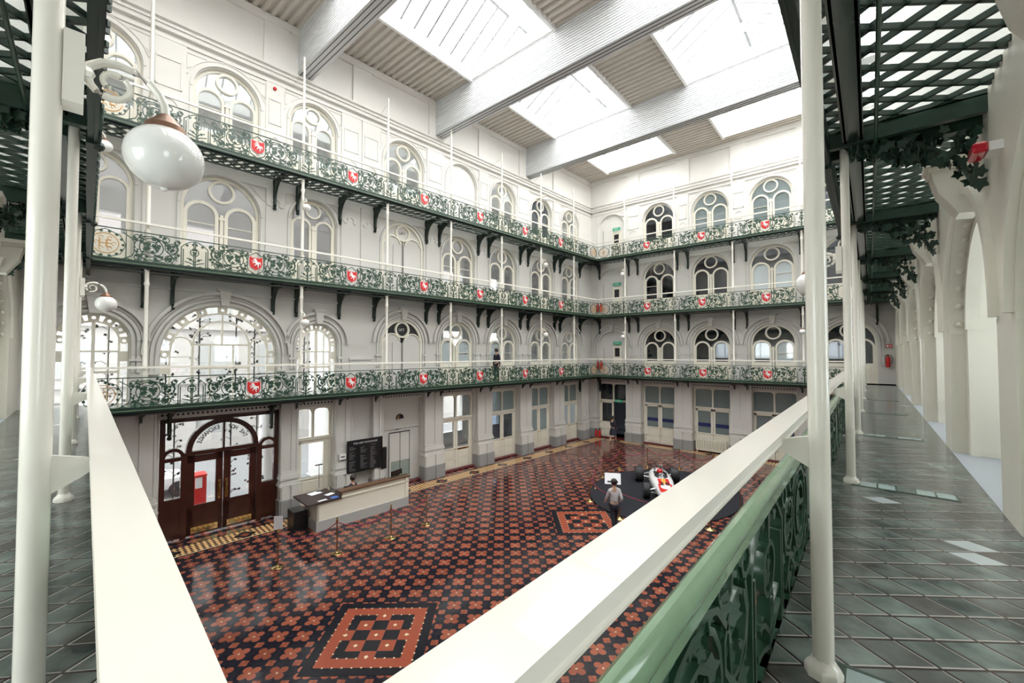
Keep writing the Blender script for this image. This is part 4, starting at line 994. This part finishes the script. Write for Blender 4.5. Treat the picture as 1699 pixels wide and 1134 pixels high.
def column(F, x, label, lv=1, z=Z1, h=3.97):
    t = thing('gallery_column', label, 'column', F @ T(x, .24, z), 'ivory gallery columns')
    r = .043; m = MB(); m.lathe([(r,.06),(r,h)], 24); part('shaft', m, ['ivory'], t)
    m = MB(); m.lathe([(r*1.75,0),(r*1.75,.03),(r*1.5,.05),(r*1.2,.06),(r*1.02,.08)], 8); part('base', m, ['ivory'], t)
    m = MB(); m.prism([(-.19,1.065),(-.05,1.10),(.0,1.10),(.0,.93),(-.12,1.0),(-.19,1.05)], -.012, .012, 0, 'x'); part('rail_bracket', m, ['ivory'], t, smooth=False)
    return t
for i, x in enumerate(RCOL): column(RIGHT, x, 'ivory painted iron column beside the right walkway, %s from the camera' % ORD[i])
for i, x in enumerate(NCOL): column(NEAR, x, 'ivory painted iron column beside the left walkway, %s from the camera' % ORD[i])

for i, x in enumerate(RCOL): column(RIGHT, x, 'ivory column on the gallery overhead at right, %s from the camera' % ORD[i], z=Z2+.002)
for i, x in enumerate(NCOL): column(NEAR, x, 'ivory column on the gallery overhead at left, %s from the camera' % ORD[i], z=Z2+.002)
# ------------------------------------------------------------------ globe lamps (origin: post axis; arm reaches to -y, towards the hall)
def lamp(F, x, y, z, label, first=[None]):
    Mx = F @ T(x, y, z)
    if first[0] is not None: return clone(first[0], Mx, label, 'opal globe lamps')
    t = thing('globe_lamp', label, 'lamp', Mx, 'opal globe lamps'); first[0] = t
    m = MB(); m.prism([(-.035,-.15),(.0,-.18),(.035,-.15),(.035,.14),(-.035,.14)], -.10, -.04); part('mounting_plate', m, ['ivory'], t, smooth=False)
    m = MB(); ap = [(-.10,0),(-.115,.035),(-.15,.065),(-.20,.08),(-.25,.075),(-.30,.05),(-.335,.01),(-.355,-.035),(-.36,-.075)]
    m.tube([(0, a_, b_) for a_, b_ in ap], .017, 8)
    sc = [(0, -.10, .0)]
    for i in range(24):
        a_ = 2.9-i/23*2.5*pi*-1; rr = .078*(1-i/23*.72); sc.append((0, -.185-rr*cos(a_), -.01+rr*sin(a_)*-1*-1))
    m.tube(sc, .015, 8, r1=.010); m.sphere((0, -.105, 0), .028, 8)
    part('scroll_arm', m, ['ivory'], t)
    m = MB(); m.lathe([(.015,-.05),(.03,-.06),(.05,-.085),(.075,-.11),(.08,-.135)], 16, (0, -.36, -.02)); part('cap', m, ['copper'], t)
    m = MB(); m.sphere((0, -.36, -.27), .147, 28, 0, (1, 1, .94)); m.sphere((0, -.36, -.408), .014, 8); part('globe', m, ['globe'], t)
    return t
lamp(NEAR, NCOL[0], .24, 2.65, 'large white globe lamp on a scroll arm fixed to the nearest left column')
lamp(NEAR, NCOL[2], .24, 2.62, 'small globe lamp on a scroll arm in front of the leftmost lit arched window')
lamp(NEAR, NCOL[3], .24, Z2+2.6, 'globe lamp on the gallery overhead, half hidden behind the dark beam at left')
lamp(RIGHT, RCOL[1], .24, 2.62, 'white globe lamp half hidden behind the nearest right column')
for F, x, side, k_ in ((LEFT, -19.37, 'street side', 'sixth'), (LEFT, -5.86, 'street side', 'second'), (BACK, 1.94, 'far end', 'first'), (BACK, 11.71, 'far end', 'fourth')):
    for z, lv in ((Z1,'first'),(Z2,'second'),(Z3,'top')):
        if lv == 'top' and x in (-19.37, 11.71): continue
        if lv == 'second' and x == 11.71: continue
        lamp(F, x, .2, z+2.85, 'globe lamp on the %s post from the far corner, %s gallery, %s' % (k_, lv, side))

# ------------------------------------------------------------------ reception desk and things on it
D = LEFT @ T(0, 0, ZG)
t = thing('reception_desk', 'white panelled reception desk with brown counter beside the noticeboard', 'desk', D @ T(-17.5, -.9, 0))
m = MB(); m.box(-1.78, 1.72, -.30, -.22, .34, .93); m.box(-1.78, -1.70, -.3, .75, .34, .93); m.box(1.64, 1.72, -.3, .75, .34, 1.12); m.box(-.95, 1.72, -.28, -.22, .9, 1.12); m.box(-.98, 1.76, -.33, -.27, .93, .97); m.box(1.6, 1.74, -.33, -.2, .34, 1.12)
part('front_panel', m, ['cream'], t, smooth=False)
m = MB(); m.box(-1.81, 1.74, -.33, -.2, 0, .34); m.box(-1.81, -1.69, -.3, .75, 0, .34); m.box(1.62, 1.74, -.3, .75, 0, .34); part('plinth', m, ['plinth2'], t, smooth=False) if 'plinth2' in M else part('plinth', m, [mat('light_grey_plinth', (.45, .45, .43), .45)], t, smooth=False)
m = MB(); m.box(-1.0, 1.8, -.36, -.02, 1.12, 1.17); m.box(-1.0, -.93, -.3, .1, .95, 1.15); part('counter_top', m, ['deskwood'], t, smooth=False)
m = MB(); m.box(-2.1, -.95, -.36, 1.0, .93, .97); m.box(-1.75, 1.7, .3, .95, .70, .74); part('desk_top', m, ['black2'], t, smooth=False) if 'black2' in M else part('desk_top', m, [mat('dark_brown_desk_top', (.04, .025, .022), .55, spec=.25)], t, smooth=False)
m = MB(); m.box(-2.3, -1.86, .3, .9, .0, .62); part('cupboard', m, ['black'], t, smooth=False)
def flat(name, label, cat, x, y, w_, h_, z, mt, rot=0.0, group=None):
    m = MB(); m.box(-w_/2, w_/2, -h_/2, h_/2, 0, .006); return solo(name, m, [mt], label, cat, D @ T(x, y, z) @ Matrix.Rotation(rot, 4, 'Z'), group, smooth=False)
flat('paper_sheet', 'white papers at the wall end of the reception desk', 'paper', -18.95, -.15, .42, .3, .971, 'paper', .2)
flat('paper_sheet', 'single white sheet beside the raised counter', 'paper', -18.62, -.62, .3, .2, .971, 'paper', .3)
flat('leaflet', 'blue leaflet at the front edge of the reception desk', 'leaflet', -18.58, -1.05, .34, .22, .971, 'bluepaper', .15)
flat('leaflet', 'white printed card at the outer corner of the reception desk', 'leaflet', -19.05, -1.08, .3, .12, .971, 'paper', .1)
t = thing('desk_lamp', 'thin dark upright stand with a flat head on the reception desk', 'lamp', D @ T(-18.75, .0, .971))
m = MB(); m.lathe([(.1,0),(.1,.015),(.02,.03)], 14); part('base', m, ['black'], t); m = MB(); m.tube([(0,0,.02),(0,0,.95)], .013, 6); part('stem', m, ['chrome'], t); m = MB(); m.box(-.14, .12, -.03, .03, .94, .97); part('head', m, ['black'], t, smooth=False)
t = thing('computer_monitor', 'black monitor facing away at the right end of the reception counter', 'monitor', D @ T(-16.0, -.72, .74))
m = MB(); m.box(-.3, .3, -.02, .02, .18, .58); part('screen', m, ['black'], t, Matrix.Rotation(.3, 4, 'Z'), smooth=False); m = MB(); m.box(-.03, .03, -.02, .02, 0, .3); m.box(-.12, .12, -.1, .1, 0, .02); part('stand', m, ['black'], t, smooth=False)
m = MB(); m.box(-.42, .42, 0, .012, 0, .62); solo('glass_screen', m, ['glassblue'], 'clear glass screen standing on the right end of the reception counter', 'screen', D @ T(-15.95, -1.05, 1.17) @ Matrix.Rotation(pi/2, 4, 'Z') , smooth=False) if False else solo('glass_screen', m, [glass_mat('green_edge_glass', (.72, .82, .80), .1)], 'clear glass screen standing on the right end of the reception counter', 'screen', D @ T(-16.05, -1.1, 1.17), smooth=False)
# noticeboard
m = MB(); m.box(-.78, .78, 0, .05, 0, 1.32, 0); m.box(.72, .98, .0, .12, -.1, .82, 0)
text(m, 'THE HOP EXCHANGE', 0, 1.15, .105, 0, 1)
rnd = random.Random(9)
for cx in (-.70, -.22, .22):
    for i in range(19):
        if rnd.random() < .85: m.box(cx, cx+rnd.uniform(.10, .30), -.004, .0, 1.04-i*.053, 1.050-i*.053, 2)
solo('noticeboard', m, ['black', 'paper', 'plinth'], 'black tenant board headed THE HOP EXCHANGE on the wall behind the desk', 'noticeboard', LEFT @ T(-16.5, .9, -3.42), smooth=False)
m = MB(); m.box(-.13, .13, 0, .07, 0, .22, 0); m.box(-.08, .08, -.006, 0, .09, .13, 1); solo('post_slot', m, ['white', 'black'], 'white wall box with a dark slot between side door and noticeboard', 'box', LEFT @ T(-17.45, .93, -2.8), smooth=False)

# ------------------------------------------------------------------ radiator, extinguishers, exit signs
t = thing('radiator', 'long cream column radiator in front of the far end doors', 'radiator', BACK @ T(6.95, 1.0, ZG))
for i in range(18):
    x = -.82+i*.096; m = MB(); m.box(x, x+.06, 0, .16, .12, .82); part('section', m, ['cream'], t, smooth=False)
m = MB(); m.box(-.82, .87, .03, .13, .14, .2); m.box(-.82, .87, .03, .13, .74, .8); m.tube([(-.78,.08,.0),(-.78,.08,.16)], .03, 6); m.tube([(.82,.08,0),(.82,.08,.16)], .03, 6); part('manifold', m, ['cream'], t)
def extinguisher(Mx, label, first=[None]):
    if first[0]: return clone(first[0], Mx, label, 'red fire extinguishers')
    t = thing('fire_extinguisher', label, 'fire extinguisher', Mx, 'red fire extinguishers'); first[0] = t
    m = MB(); m.lathe([(.07,0),(.085,.03),(.085,.42),(.06,.5),(.025,.53)], 16); part('cylinder', m, ['red'], t)
    m = MB(); m.box(-.02, .02, -.09, .04, .53, .57); m.box(-.02, .02, -.11, .0, .6, .62); m.lathe([(.02,.5),(.02,.6)], 8); part('valve', m, ['black'], t, smooth=False)
    m = MB(); m.tube([(0,-.05,.56),(.08,-.1,.58),(.15,-.08,.5),(.16,-.04,.35),(.12,-.06,.15)], .013, 6); part('hose', m, ['black'], t)
    return t
extinguisher(BACK @ T(14.95, 1.12, .85) @ Matrix.Diagonal((-1,1,1,1)) if False else BACK @ T(14.95, 1.16, .82), 'red fire extinguisher hung at the far end of the right walkway')
for i, (z, lv) in enumerate(((ZG,'the ground floor'),(Z1,'the first gallery'),(Z2,'the second gallery'))):
    for j, dx in enumerate((0, .28)):
        extinguisher(BACK @ T(-.62+dx, .80 if z == ZG else 1.1, z+(.05 if z == ZG else .35)), '%s fire extinguisher of the pair in the far corner on %s' % (('left', 'right')[j], lv))
m = MB(); m.box(-.12, .12, 0, .01, 0, .16, 0); m.box(-.09, -.01, -.004, 0, .03, .13, 1); m.box(.02, .1, -.004, 0, .05, .07, 1); m.box(.02, .1, -.004, 0, .1, .12, 1)
solo('safety_sign', m, ['red', 'white'], 'small red and white sign above the extinguisher on the right walkway', 'sign', BACK @ T(15.0, 1.27, 1.75), smooth=False)
def exit_sign(x, y, z, label):
    m = MB(); m.box(-.28, .28, 0, .04, 0, .2, 0); text(m, 'EXIT', 0, .05, .15, 0, 1)
    solo('exit_sign', m, ['exitgreen', 'white'], label, 'sign', BACK @ T(x, y, z), 'green exit signs', smooth=False)
exit_sign(.95, 1.2, -1.95, 'green EXIT sign in the open doorway of the ground floor')
for z, lv in ((Z1,'first'),(Z2,'second'),(Z3,'top')): exit_sign(.85, 1.2, z+2.1, 'green EXIT sign above the fire door on the %s gallery' % lv)
m = MB(); m.lathe([(.06,0),(.06,.05),(.03,.07)], 12); solo('fire_alarm_bell', m, ['red'], 'small round red alarm on the upper street side wall', 'alarm', LEFT @ T(-20.05, 1.24, 11.35) @ Matrix.Rotation(pi/2, 4, 'X'))
t = thing('alarm_beacon', 'red glass alarm beacon under the ceiling at the nearest right arch', 'beacon', RIGHT @ T(-5.62, RX-.14, 3.33))
m = MB(); m.box(-.14, .14, -.05, .05, -.05, .05); part('lens', m, ['redlens'], t, smooth=False).modifiers.new('b', 'BEVEL').width = .02
m = MB(); m.box(-.11, .11, .05, .14, -.04, .04); part('back_box', m, ['white'], t, smooth=False)

# ------------------------------------------------------------------ display carpet, racing car, rope barriers
m = MB(); n = 48; m.prism([(2.95*cos(2*pi*i/n), 3.75*sin(2*pi*i/n)) for i in range(n)], 0, .03, 0, 'z')
solo('display_platform', m, ['carpet'], 'low round navy platform under the racing car', 'platform', T(-6.85, 18.15, ZG+.006))
CM = T(-7.05, 18.25, ZG+.036) @ Matrix.Rotation(atan2(.5, .866), 4, 'Z') @ Matrix.Rotation(-pi/2, 4, 'Z')   # local +x = nose
car = thing('racing_car', 'white single seat racing car with red and orange nose stripes numbered 20', 'car', CM)
def loft(mb, secs, n=16, mi=0):
    V = []; F = []
    for (x, hw, z0, z1, e) in secs:
        for j in range(n):
            a = 2*pi*j/n; cx, sz = cos(a), sin(a)
            V.append((x, hw*math.copysign(abs(cx)**e, cx), (z0+z1)/2+(z1-z0)/2*math.copysign(abs(sz)**e, sz)))
    for i in range(len(secs)-1):
        for j in range(n): F.append((i*n+j, i*n+(j+1)%n, (i+1)*n+(j+1)%n, (i+1)*n+j))
    F += [tuple(range(n-1,-1,-1)), tuple((len(secs)-1)*n+j for j in range(n))]
    mb.add(V, F, mi)
m = MB(); loft(m, [(-1.15,.30,.18,.64,.7),(-.7,.42,.12,.68,.6),(-.1,.48,.1,.64,.55),(.5,.46,.1,.62,.55),(1.0,.40,.1,.54,.6),(1.5,.33,.12,.44,.65),(1.95,.22,.16,.34,.8),(2.1,.08,.2,.27,1)], 20)
part('bodywork', m, [mat('white_gloss_bodywork', (.8,.8,.8), .2, coat=.6)], car)
m = MB()
def top(x): 
    s_ = [(-.1,.64),(.5,.62),(1.0,.54),(1.5,.44),(1.95,.34)]
    for (a, za), (b, zb) in zip(s_[:-1], s_[1:]):
        if a <= x <= b: return za+(zb-za)*(x-a)/(b-a)
    return .33
for (ya, yb, mi) in ((-.21,-.08,0),(-.08,.08,1),(.08,.21,0)):
    xs = [.5,.7,.86,1.0]
    for a, b in zip(xs[:-1], xs[1:]): m.quad((a,ya,top(a)+.006),(b,ya*1.1,top(b)+.006),(b,yb*1.1,top(b)+.006),(a,yb,top(a)+.006), mi)
xs = [1.0,1.2,1.38,1.62]
for a, b in zip(xs[:-1], xs[1:]): m.quad((a,-.28,top(a)+.003),(b,-.25,top(b)+.003),(b,.25,top(b)+.003),(a,.28,top(a)+.003), 0)
part('nose_stripes', m, ['red', 'orange'], car, smooth=False)
m = MB(); m.prism([(.2*cos(i*pi/10), .2*sin(i*pi/10)) for i in range(20)], 0, .004, 0, 'z'); g = MB(); 
sl = atan2(-.10, .5); Rt = T(1.22, 0, top(1.22)+.012) @ Matrix.Rotation(-sl, 4, 'Y')
rd = part('number_roundel', m, ['white'], car, Rt, smooth=False)
tm = MB(); text(tm, '20', 0, 0, .34, 0, 0, bold=True); g = MB(); g.mb(tm, T(-.11, 0, .008) @ Matrix.Rotation(pi/2, 4, 'Z') @ Matrix.Rotation(-pi/2, 4, 'X')); part('number', g, ['black'], car, Rt, smooth=False)
m = MB(); m.box(-.42, .1, -.25, .25, .55, .685); part('cockpit', m, ['black'], car, smooth=False)
m = MB(); m.tube([(.02,-.27,.6),(.3,-.2,.74),(.42,0,.78),(.3,.2,.74),(.02,.27,.6)], .02, 5)
V = []; 
for i in range(9):
    a = pi*i/8-pi/2; V += [(.1+.4*cos(a), .29*sin(a), .58), (.0+.28*cos(a), .23*sin(a), .80)]
m.add(V, [(2*i, 2*i+2, 2*i+3, 2*i+1) for i in range(8)]); part('windscreen', m, ['smoke'], car, smooth=True)
m = MB(); m.box(-1.5, -.5, -.16, .16, .25, .55); m.box(-1.7, -1.3, -.1, .1, .2, .45)
for i in range(4):
    for sy in (-1, 1): m.tube([(-.65-i*.16, sy*.1, .55), (-.68-i*.16, sy*.16, .74)], .035, 6)
part('engine', m, [mat('engine_metal', (.3,.3,.3), .35, metal=.8)], car)
m = MB()
for sy in (-1, 1): m.tube([(-.6,sy*.12,.6),(-.9,sy*.28,.62),(-1.3,sy*.14,.66),(-1.9,sy*.12,.66)], .035, 8)
m.tube([(-.48,-.2,.6),(-.48,-.16,.95),(-.48,.16,.95),(-.48,.2,.6)], .02, 6); part('exhausts', m, ['chrome'], car)
for sx in (1.15, -1.2):
    for sy in (-1, 1):
        m = MB()
        for (dx, z) in ((.12,.42),(-.16,.40),(.1,.2),(-.2,.2)): m.tube([(sx+dx, sy*.22, z), (sx, sy*.66, .33 if z > .3 else .24)], .016, 6)
        part('suspension_arm', m, ['chrome'], car)
for (x, y, r, wd) in ((1.15,.75,.31,.26),(1.15,-.75,.31,.26),(-1.2,.78,.34,.36),(-1.2,-.78,.34,.36)):
    m = MB(); m.lathe([(r*.6,-wd/2),(r*.93,-wd/2),(r,-wd/2+.04),(r,wd/2-.04),(r*.93,wd/2),(r*.6,wd/2)], 28)
    wh = part('wheel', m, ['rubber'], car, T(x, y, r) @ Matrix.Rotation(pi/2, 4, 'X'))
    m = MB(); m.lathe([(r*.62,-wd/2+.02),(r*.62,wd/2-.02)], 20); m.lathe([(r*.66,wd/2-.01),(r*.66,wd/2+.004),(r*.6,wd/2+.004)], 20); part('rim', m, ['chrome'], wh)
m = MB(); m.sphere((-.25, 0, .72), .13, 14); part('headrest', m, ['red'], car)
# information board beside the walking person
t = thing('information_stand', 'small pale information board on a thin stand by the platform edge', 'sign', T(-7.55, 14.75, ZG))
m = MB(); m.tube([(0,0,0),(0,0,1.1)], .015, 6); m.lathe([(.14,0),(.14,.02)], 12); part('stand', m, ['chrome'], t)
m = MB(); m.box(-.3, .3, -.01, .01, 0, .42, 0); m.box(-.2, -.05, -.014, -.01, .06, .12, 1); m.box(.02, .2, -.014, -.01, .06, .12, 1); part('board', m, ['paper', 'black'], t, T(0, 0, 1.0) @ Matrix.Rotation(.5, 4, 'Z') @ Matrix.Rotation(-.5, 4, 'X'), smooth=False)
def stanchion(p, label, first=[None]):
    Mx = T(p[0], p[1], ZG+(.004 if p[2] == 0 else .004))
    if first[0]: return clone(first[0], Mx, label, 'brass rope stanchions')
    t = thing('rope_stanchion', label, 'stanchion', Mx, 'brass rope stanchions'); first[0] = t
    m = MB(); m.lathe([(.165,0),(.165,.012),(.15,.022),(.06,.032),(.035,.05),(.02,.09)], 24); part('base', m, ['brass'], t)
    m = MB(); m.lathe([(.019,.08),(.019,.95)], 10); part('pole', m, [mat('dull_brass_pole', (.35,.18,.08), .3, metal=.8)], t)
    m = MB(); m.lathe([(.02,.93),(.035,.95),(.035,.99),(.015,1.0),(.03,1.03),(.022,1.06),(.001,1.07)], 12); m.ring(0, .95, .03, .042, -.01, .01, 0, 2*pi, 10); part('finial', m, ['brass'], t)
    return t
def gl(tt, off): v = LEFT @ Vector((-tt, off, 0)); return (v.x, v.y, 0)
deskline = [gl(20.95,-2.78), gl(19.45,-3.17), gl(17.77,-3.38), gl(16.36,-3.33)]
nm = ['nearest the entrance door, with a small sign','second from the entrance door','third from the entrance door','farthest from the entrance door']
for p, s in zip(deskline, nm): stanchion(p, 'brass stanchion in front of the desk, '+s)
round_ = [(-9.32,16.55,0),(-8.75,15.1,0),(-7.0,14.2,0),(-9.94,18.37,0),(-9.95,20.19,0),(-9.0,21.5,0),(-7.6,22.2,0),(-5.9,22.0,0),(-4.25,15.35,0),(-3.75,17.4,0)]
nm = ['at the left edge','left of the walking person','in front of the walking person','second on the left side','third on the left side','at the far left','behind the car tail','far right','nearest under the white rail','right side under the white rail']
for p, s in zip(round_, nm): stanchion(p, 'brass stanchion round the car platform, '+s)
m = MB(); m.box(-.12, .12, -.005, .005, 0, .36); solo('small_sign', m, ['paper'], 'small blank pale sign on the stanchion nearest the entrance', 'sign', T(deskline[0][0], deskline[0][1], ZG+1.06) @ Matrix.Rotation(.75, 4, 'Z'), smooth=False)
def rope(a, b, label, sag=.28):
    pts = [(a[0]+(b[0]-a[0])*u, a[1]+(b[1]-a[1])*u, ZG+.93-sag*4*u*(1-u)) for u in [i/14 for i in range(15)]]
    m = MB(); m.tube(pts, .017, 6); solo('barrier_rope', m, ['rope'], label, 'rope', ID, 'crimson barrier ropes')
for i in range(3): rope(deskline[i], deskline[i+1], 'crimson rope in front of the desk, %s from the entrance' % ORD[i])
order = [8,2,1,0,3,4,5,6,7]
for i in range(len(order)-1): rope(round_[order[i]], round_[order[i+1]], 'crimson rope round the car platform, %s clockwise from the white rail' % ORD[i])

# ------------------------------------------------------------------ people
def skinm(name, V, E_, R_, mt, parent=None, root=0, sub=2):
    me = bpy.data.meshes.new(name); me.from_pydata([tuple(v) for v in V], E_, []); me.materials.append(M[mt] if isinstance(mt, str) else mt)
    o = bpy.data.objects.new(name, me); COL.objects.link(o)
    if parent is not None: o.parent = parent
    sk = o.modifiers.new('skin', 'SKIN'); sk.use_smooth_shade = True
    for i, r in enumerate(R_):
        d = me.skin_vertices[0].data[i]; d.radius = (r, r) if not isinstance(r, tuple) else r; d.use_root = (i == root)
    s = o.modifiers.new('subdiv', 'SUBSURF'); s.levels = sub; s.render_levels = sub
    return o
def person(Mx, label, pose, shirt, legs, skirt=False):
    """x right, facing +y, feet on z=0; pose 'walk','stand','sit'"""
    t = thing('person', label, 'person', Mx)
    if pose == 'sit': hip = .46
    else: hip = .90
    sh = hip+.50; f = .22 if pose == 'walk' else .03
    V = [(0,0,hip),(0,.01,hip+.25),(0,.0,sh-.02),(0,.01,sh+.09),(0,.03,sh+.17),(0,.05,sh+.27)]; R_ = [.13,.115,.12,.05,.085,.08]; E_ = [(0,1),(1,2),(2,3),(3,4),(4,5)]
    for sx in (-1, 1):
        k_ = len(V); fw = f*sx
        if pose == 'sit': leg = [(sx*.1,.02,hip),(sx*.12,.42,hip+.03),(sx*.12,.42,.08),(sx*.12,.55,.04)]
        else: leg = [(sx*.09,.0,hip-.05),(sx*.09,fw*.6+.03,hip*.53),(sx*.09,fw-.02,.08),(sx*.09,fw+.14,.03)]
        V += leg; R_ += [.095,.062,.04,.035]; E_ += [(0,k_),(k_,k_+1),(k_+1,k_+2),(k_+2,k_+3)]
        k_ = len(V)
        if pose == 'walk': arm = [(sx*.17,0,sh-.03),(sx*.22,-fw*.5,sh-.30),(sx*.2,-fw*.6+.18,sh-.48),(sx*.19,-fw*.6+.26,sh-.52)]
        elif pose == 'sit': arm = [(sx*.17,0,sh-.03),(sx*.24,.08,sh-.28),(sx*.16,.33,sh-.3),(sx*.12,.42,sh-.29)]
        else: arm = [(sx*.17,0,sh-.03),(sx*.22,-.02,sh-.30),(sx*.22,.06,sh-.55),(sx*.21,.08,sh-.63)]
        V += arm; R_ += [.05,.042,.03,.035]; E_ += [(2,k_),(k_,k_+1),(k_+1,k_+2),(k_+2,k_+3)]
        for q in range(4):
            k2 = len(V); hx, hy, hz = arm[3]; V.append((hx+(q-1.5)*.018, hy+.05, hz-.05)); R_.append(.009); E_.append((k_+3, k2))
        k2 = len(V); V.append((arm[3][0]-sx*.04, arm[3][1]+.03, arm[3][2]-.01)); R_.append(.01); E_.append((k_+3, k2))
    b = skinm('body', V, E_, R_, 'skin', t)
    # clothes
    S = [V[i] for i in (0,1,2)]+[V[3]]; SR = [.155,.135,.145,.06]; SE = [(0,1),(1,2),(2,3)]
    for base in (10, 10+4+5+4):
        k_ = len(S); S += [V[base],V[base+1],tuple(Vector(V[base+1]).lerp(Vector(V[base+2]), .8))]; SR += [.066,.056,.042]; SE += [(2,k_),(k_,k_+1),(k_+1,k_+2)]
    skinm('shirt', S, SE, SR, shirt, t)
    if skirt:
        m = MB(); m.lathe([(.27,hip-.42),(.24,hip-.2),(.17,hip+.05)], 16, sy=.75); part('skirt', m, [legs], t)
    else:
        L_ = [V[0]]; LR = [.14]; LE = []
        for base in (6, 6+4+4+5):
            k_ = len(L_); L_ += [V[base],V[base+1],V[base+2]]; LR += [.105,.078,.058]; LE += [(0,k_),(k_,k_+1),(k_+1,k_+2)]
        skinm('trousers', L_, LE, LR, legs, t)
    m = MB(); m.sphere((0,.02,sh+.25), .112, 14, 0, (1,1.05,1.05)); part('hair', m, ['hair'], t)
    m = MB(); m.sphere((0,.13,sh+.2), .018, 6); m.sphere((-.04,.125,sh+.235), .012, 6); m.sphere((.04,.125,sh+.235), .012, 6); part('face', m, ['skin'], t)
    m = MB()
    for base in (9, 9+13): fx, fy, fz_ = V[base]; m.sphere((fx, fy-.05, .045), .06, 8, 0, (.75,1.7,.7))
    part('shoes', m, ['black'], t)
    return t
gsh = mat('striped_grey_white_shirt', (.55,.53,.56), .7, var=.25, scale=12); nav = mat('dark_navy_cloth', (.015,.018,.03), .7)
person(T(-6.65, 13.1, ZG) @ Matrix.Rotation(.85, 4, 'Z'), 'person in a pale grey striped top and dark trousers walking past the car platform', 'walk', gsh, nav)
person(BACK @ T(1.05, .1, ZG+.02) @ Matrix.Rotation(-.1, 4, 'Z'), 'person in dark dress with black hair stepping into the open doorway', 'walk', nav, nav, skirt=True)
person(D @ T(-17.6, -.25, .06) @ Matrix.Rotation(pi+.5, 4, 'Z'), 'person with black hair and dark jacket seated behind the reception desk', 'sit', nav, nav)
person(LEFT @ T(-9.0, .75, Z1) @ Matrix.Rotation(pi/2, 4, 'Z'), 'person in black with a white collar standing on the first gallery, street side', 'stand', nav, nav)
t = thing('office_chair', 'black office chair under the person at the reception desk', 'chair', D @ T(-17.6, -.2, 0))
m = MB(); m.box(-.22, .22, -.2, .22, .36, .42); part('seat', m, ['black'], t, smooth=False); m = MB(); m.box(-.2, .2, .2, .26, .45, .9); part('backrest', m, ['black'], t, smooth=False); m = MB(); m.lathe([(.25,0),(.25,.04),(.03,.08),(.03,.36)], 10); part('base', m, ['chrome'], t)

# ------------------------------------------------------------------ the street beyond the entrance
mb = MB(); mb.box(-60, 10, WY+.5, 40, ZG-.15, ZG-.02); solo('street_pavement', mb, ['road'], 'pale street and pavement seen through the entrance glass', 'street', LEFT @ T(0, 0, 0), smooth=False)['kind'] = 'structure'
mb = MB(); facade(mb, -50, 2, ZG, 9, 15, .3, [(-48+3.2*i, .8, -3.4, -1.0, False) for i in range(15)]); facade(mb, -50, 2, 9, 10, 15, .3, [])
for z in (.2, 3.4, 6.2):
    for i in range(15): mb.box(-48+3.2*i-.75, -48+3.2*i+.75, 14.9, 15, z, z+1.9, 1)
    mb.box(-50, 2, 14.8, 15, z-.5, z-.3)
for i in range(15): mb.box(-48.8+3.2*i, -47.2+3.2*i, 15.2, 15.3, -3.4, -1.0, 1)
solo('street_building', mb, ['brick', 'plinth'], 'pale stone building across the street seen through the entrance windows', 'building', LEFT, smooth=False)
t = thing('red_kiosk', 'red street box seen through the left entrance door', 'kiosk', LEFT @ T(-21.55, 4.6, ZG-.02))
m = MB(); m.box(-.2, .2, -.3, .3, 0, 1.25); m.box(-.22, .22, -.32, .32, 1.25, 1.3); part('cabinet', m, ['red'], t, smooth=False); m = MB(); m.box(-.16, .06, -.31, -.3, .8, 1.2); part('window', m, ['paper'], t, smooth=False)
t = thing('parked_car', 'silver car in the street behind the left side light of the entrance', 'car', LEFT @ T(-23.2, 7.5, ZG-.02))
m = MB(); loft(m, [(-2,.7,.3,.8,.5),(-1.2,.8,.25,.95,.5),(0,.82,.25,.95,.5),(1.3,.8,.25,.9,.5),(2,.65,.35,.75,.5)], 14); loft(m, [(-1.2,.55,.9,1.0,.6),(-.7,.62,.9,1.42,.6),(.4,.62,.9,1.42,.6),(1.0,.55,.85,.98,.6)], 14); part('bodywork', m, ['clad'], t)
for x in (-1.3, 1.3):
    for y in (-.75, .75): m = MB(); m.lathe([(.32,-.1),(.32,.1)], 18); part('wheel', m, ['rubber'], t, T(x, y, .32) @ Matrix.Rotation(pi/2, 4, 'X'))
# ornamental iron vine screens outside the street windows
def vine(x, z0, z1, y, label, seed):
    rnd = random.Random(seed); m = MB(); m.tube([(0,0,z0),(0,0,z1)], .025, 5)
    for i in range(int((z1-z0)*7)):
        z = z0+rnd.random()*(z1-z0); a = rnd.uniform(-.3, .3); m.tube([(0,0,z),(a*.5,0,z+.12),(a,0,z+.1)], .012, 4)
        for q in range(2): leafmesh(m, a+rnd.uniform(-.06,.06), 0, z+.1+rnd.uniform(-.05,.05), rnd.uniform(.03,.055), rnd.random()*6)
    solo('iron_vine_screen', m, ['black'], label, 'screen', LEFT @ T(x, y, 0), 'iron vine uprights outside the street windows', smooth=False)
for i, x in enumerate((-25.05,-24.3,-22.9,-22.0,-20.9,-20.3,-18.5)):
    vine(x, 0, 2.9 if -23 < x < -20 else 2.3, 2.3, 'black iron vine upright outside the first gallery windows, %s from the left' % ORD[i], i)
for i, x in enumerate((-22.6, -20.95, -20.1)): vine(x, ZG, -.3, 2.6, 'black iron vine upright in the street outside the entrance, %s from the left' % ORD[i], 30+i)
mb = MB()
for x in (-20.3, -24.6): mb.lathe([(.45,0),(.45,.5),(.3,.7),(.26,4.2),(.4,4.5)], 16, (x, 4.2, ZG))
for i, x in enumerate((-19.45, -24.6)):
    m = MB(); m.lathe([(.45,0),(.45,.9),(.33,1.1),(.28,3.9),(.42,4.2),(.45,4.3)], 18); solo('portico_column', m, ['clad'], '%s grey portico column outside the entrance' % ('right', 'left')[i], 'column', LEFT @ T(x, 3.6 if i == 0 else 5.5, ZG-.02))
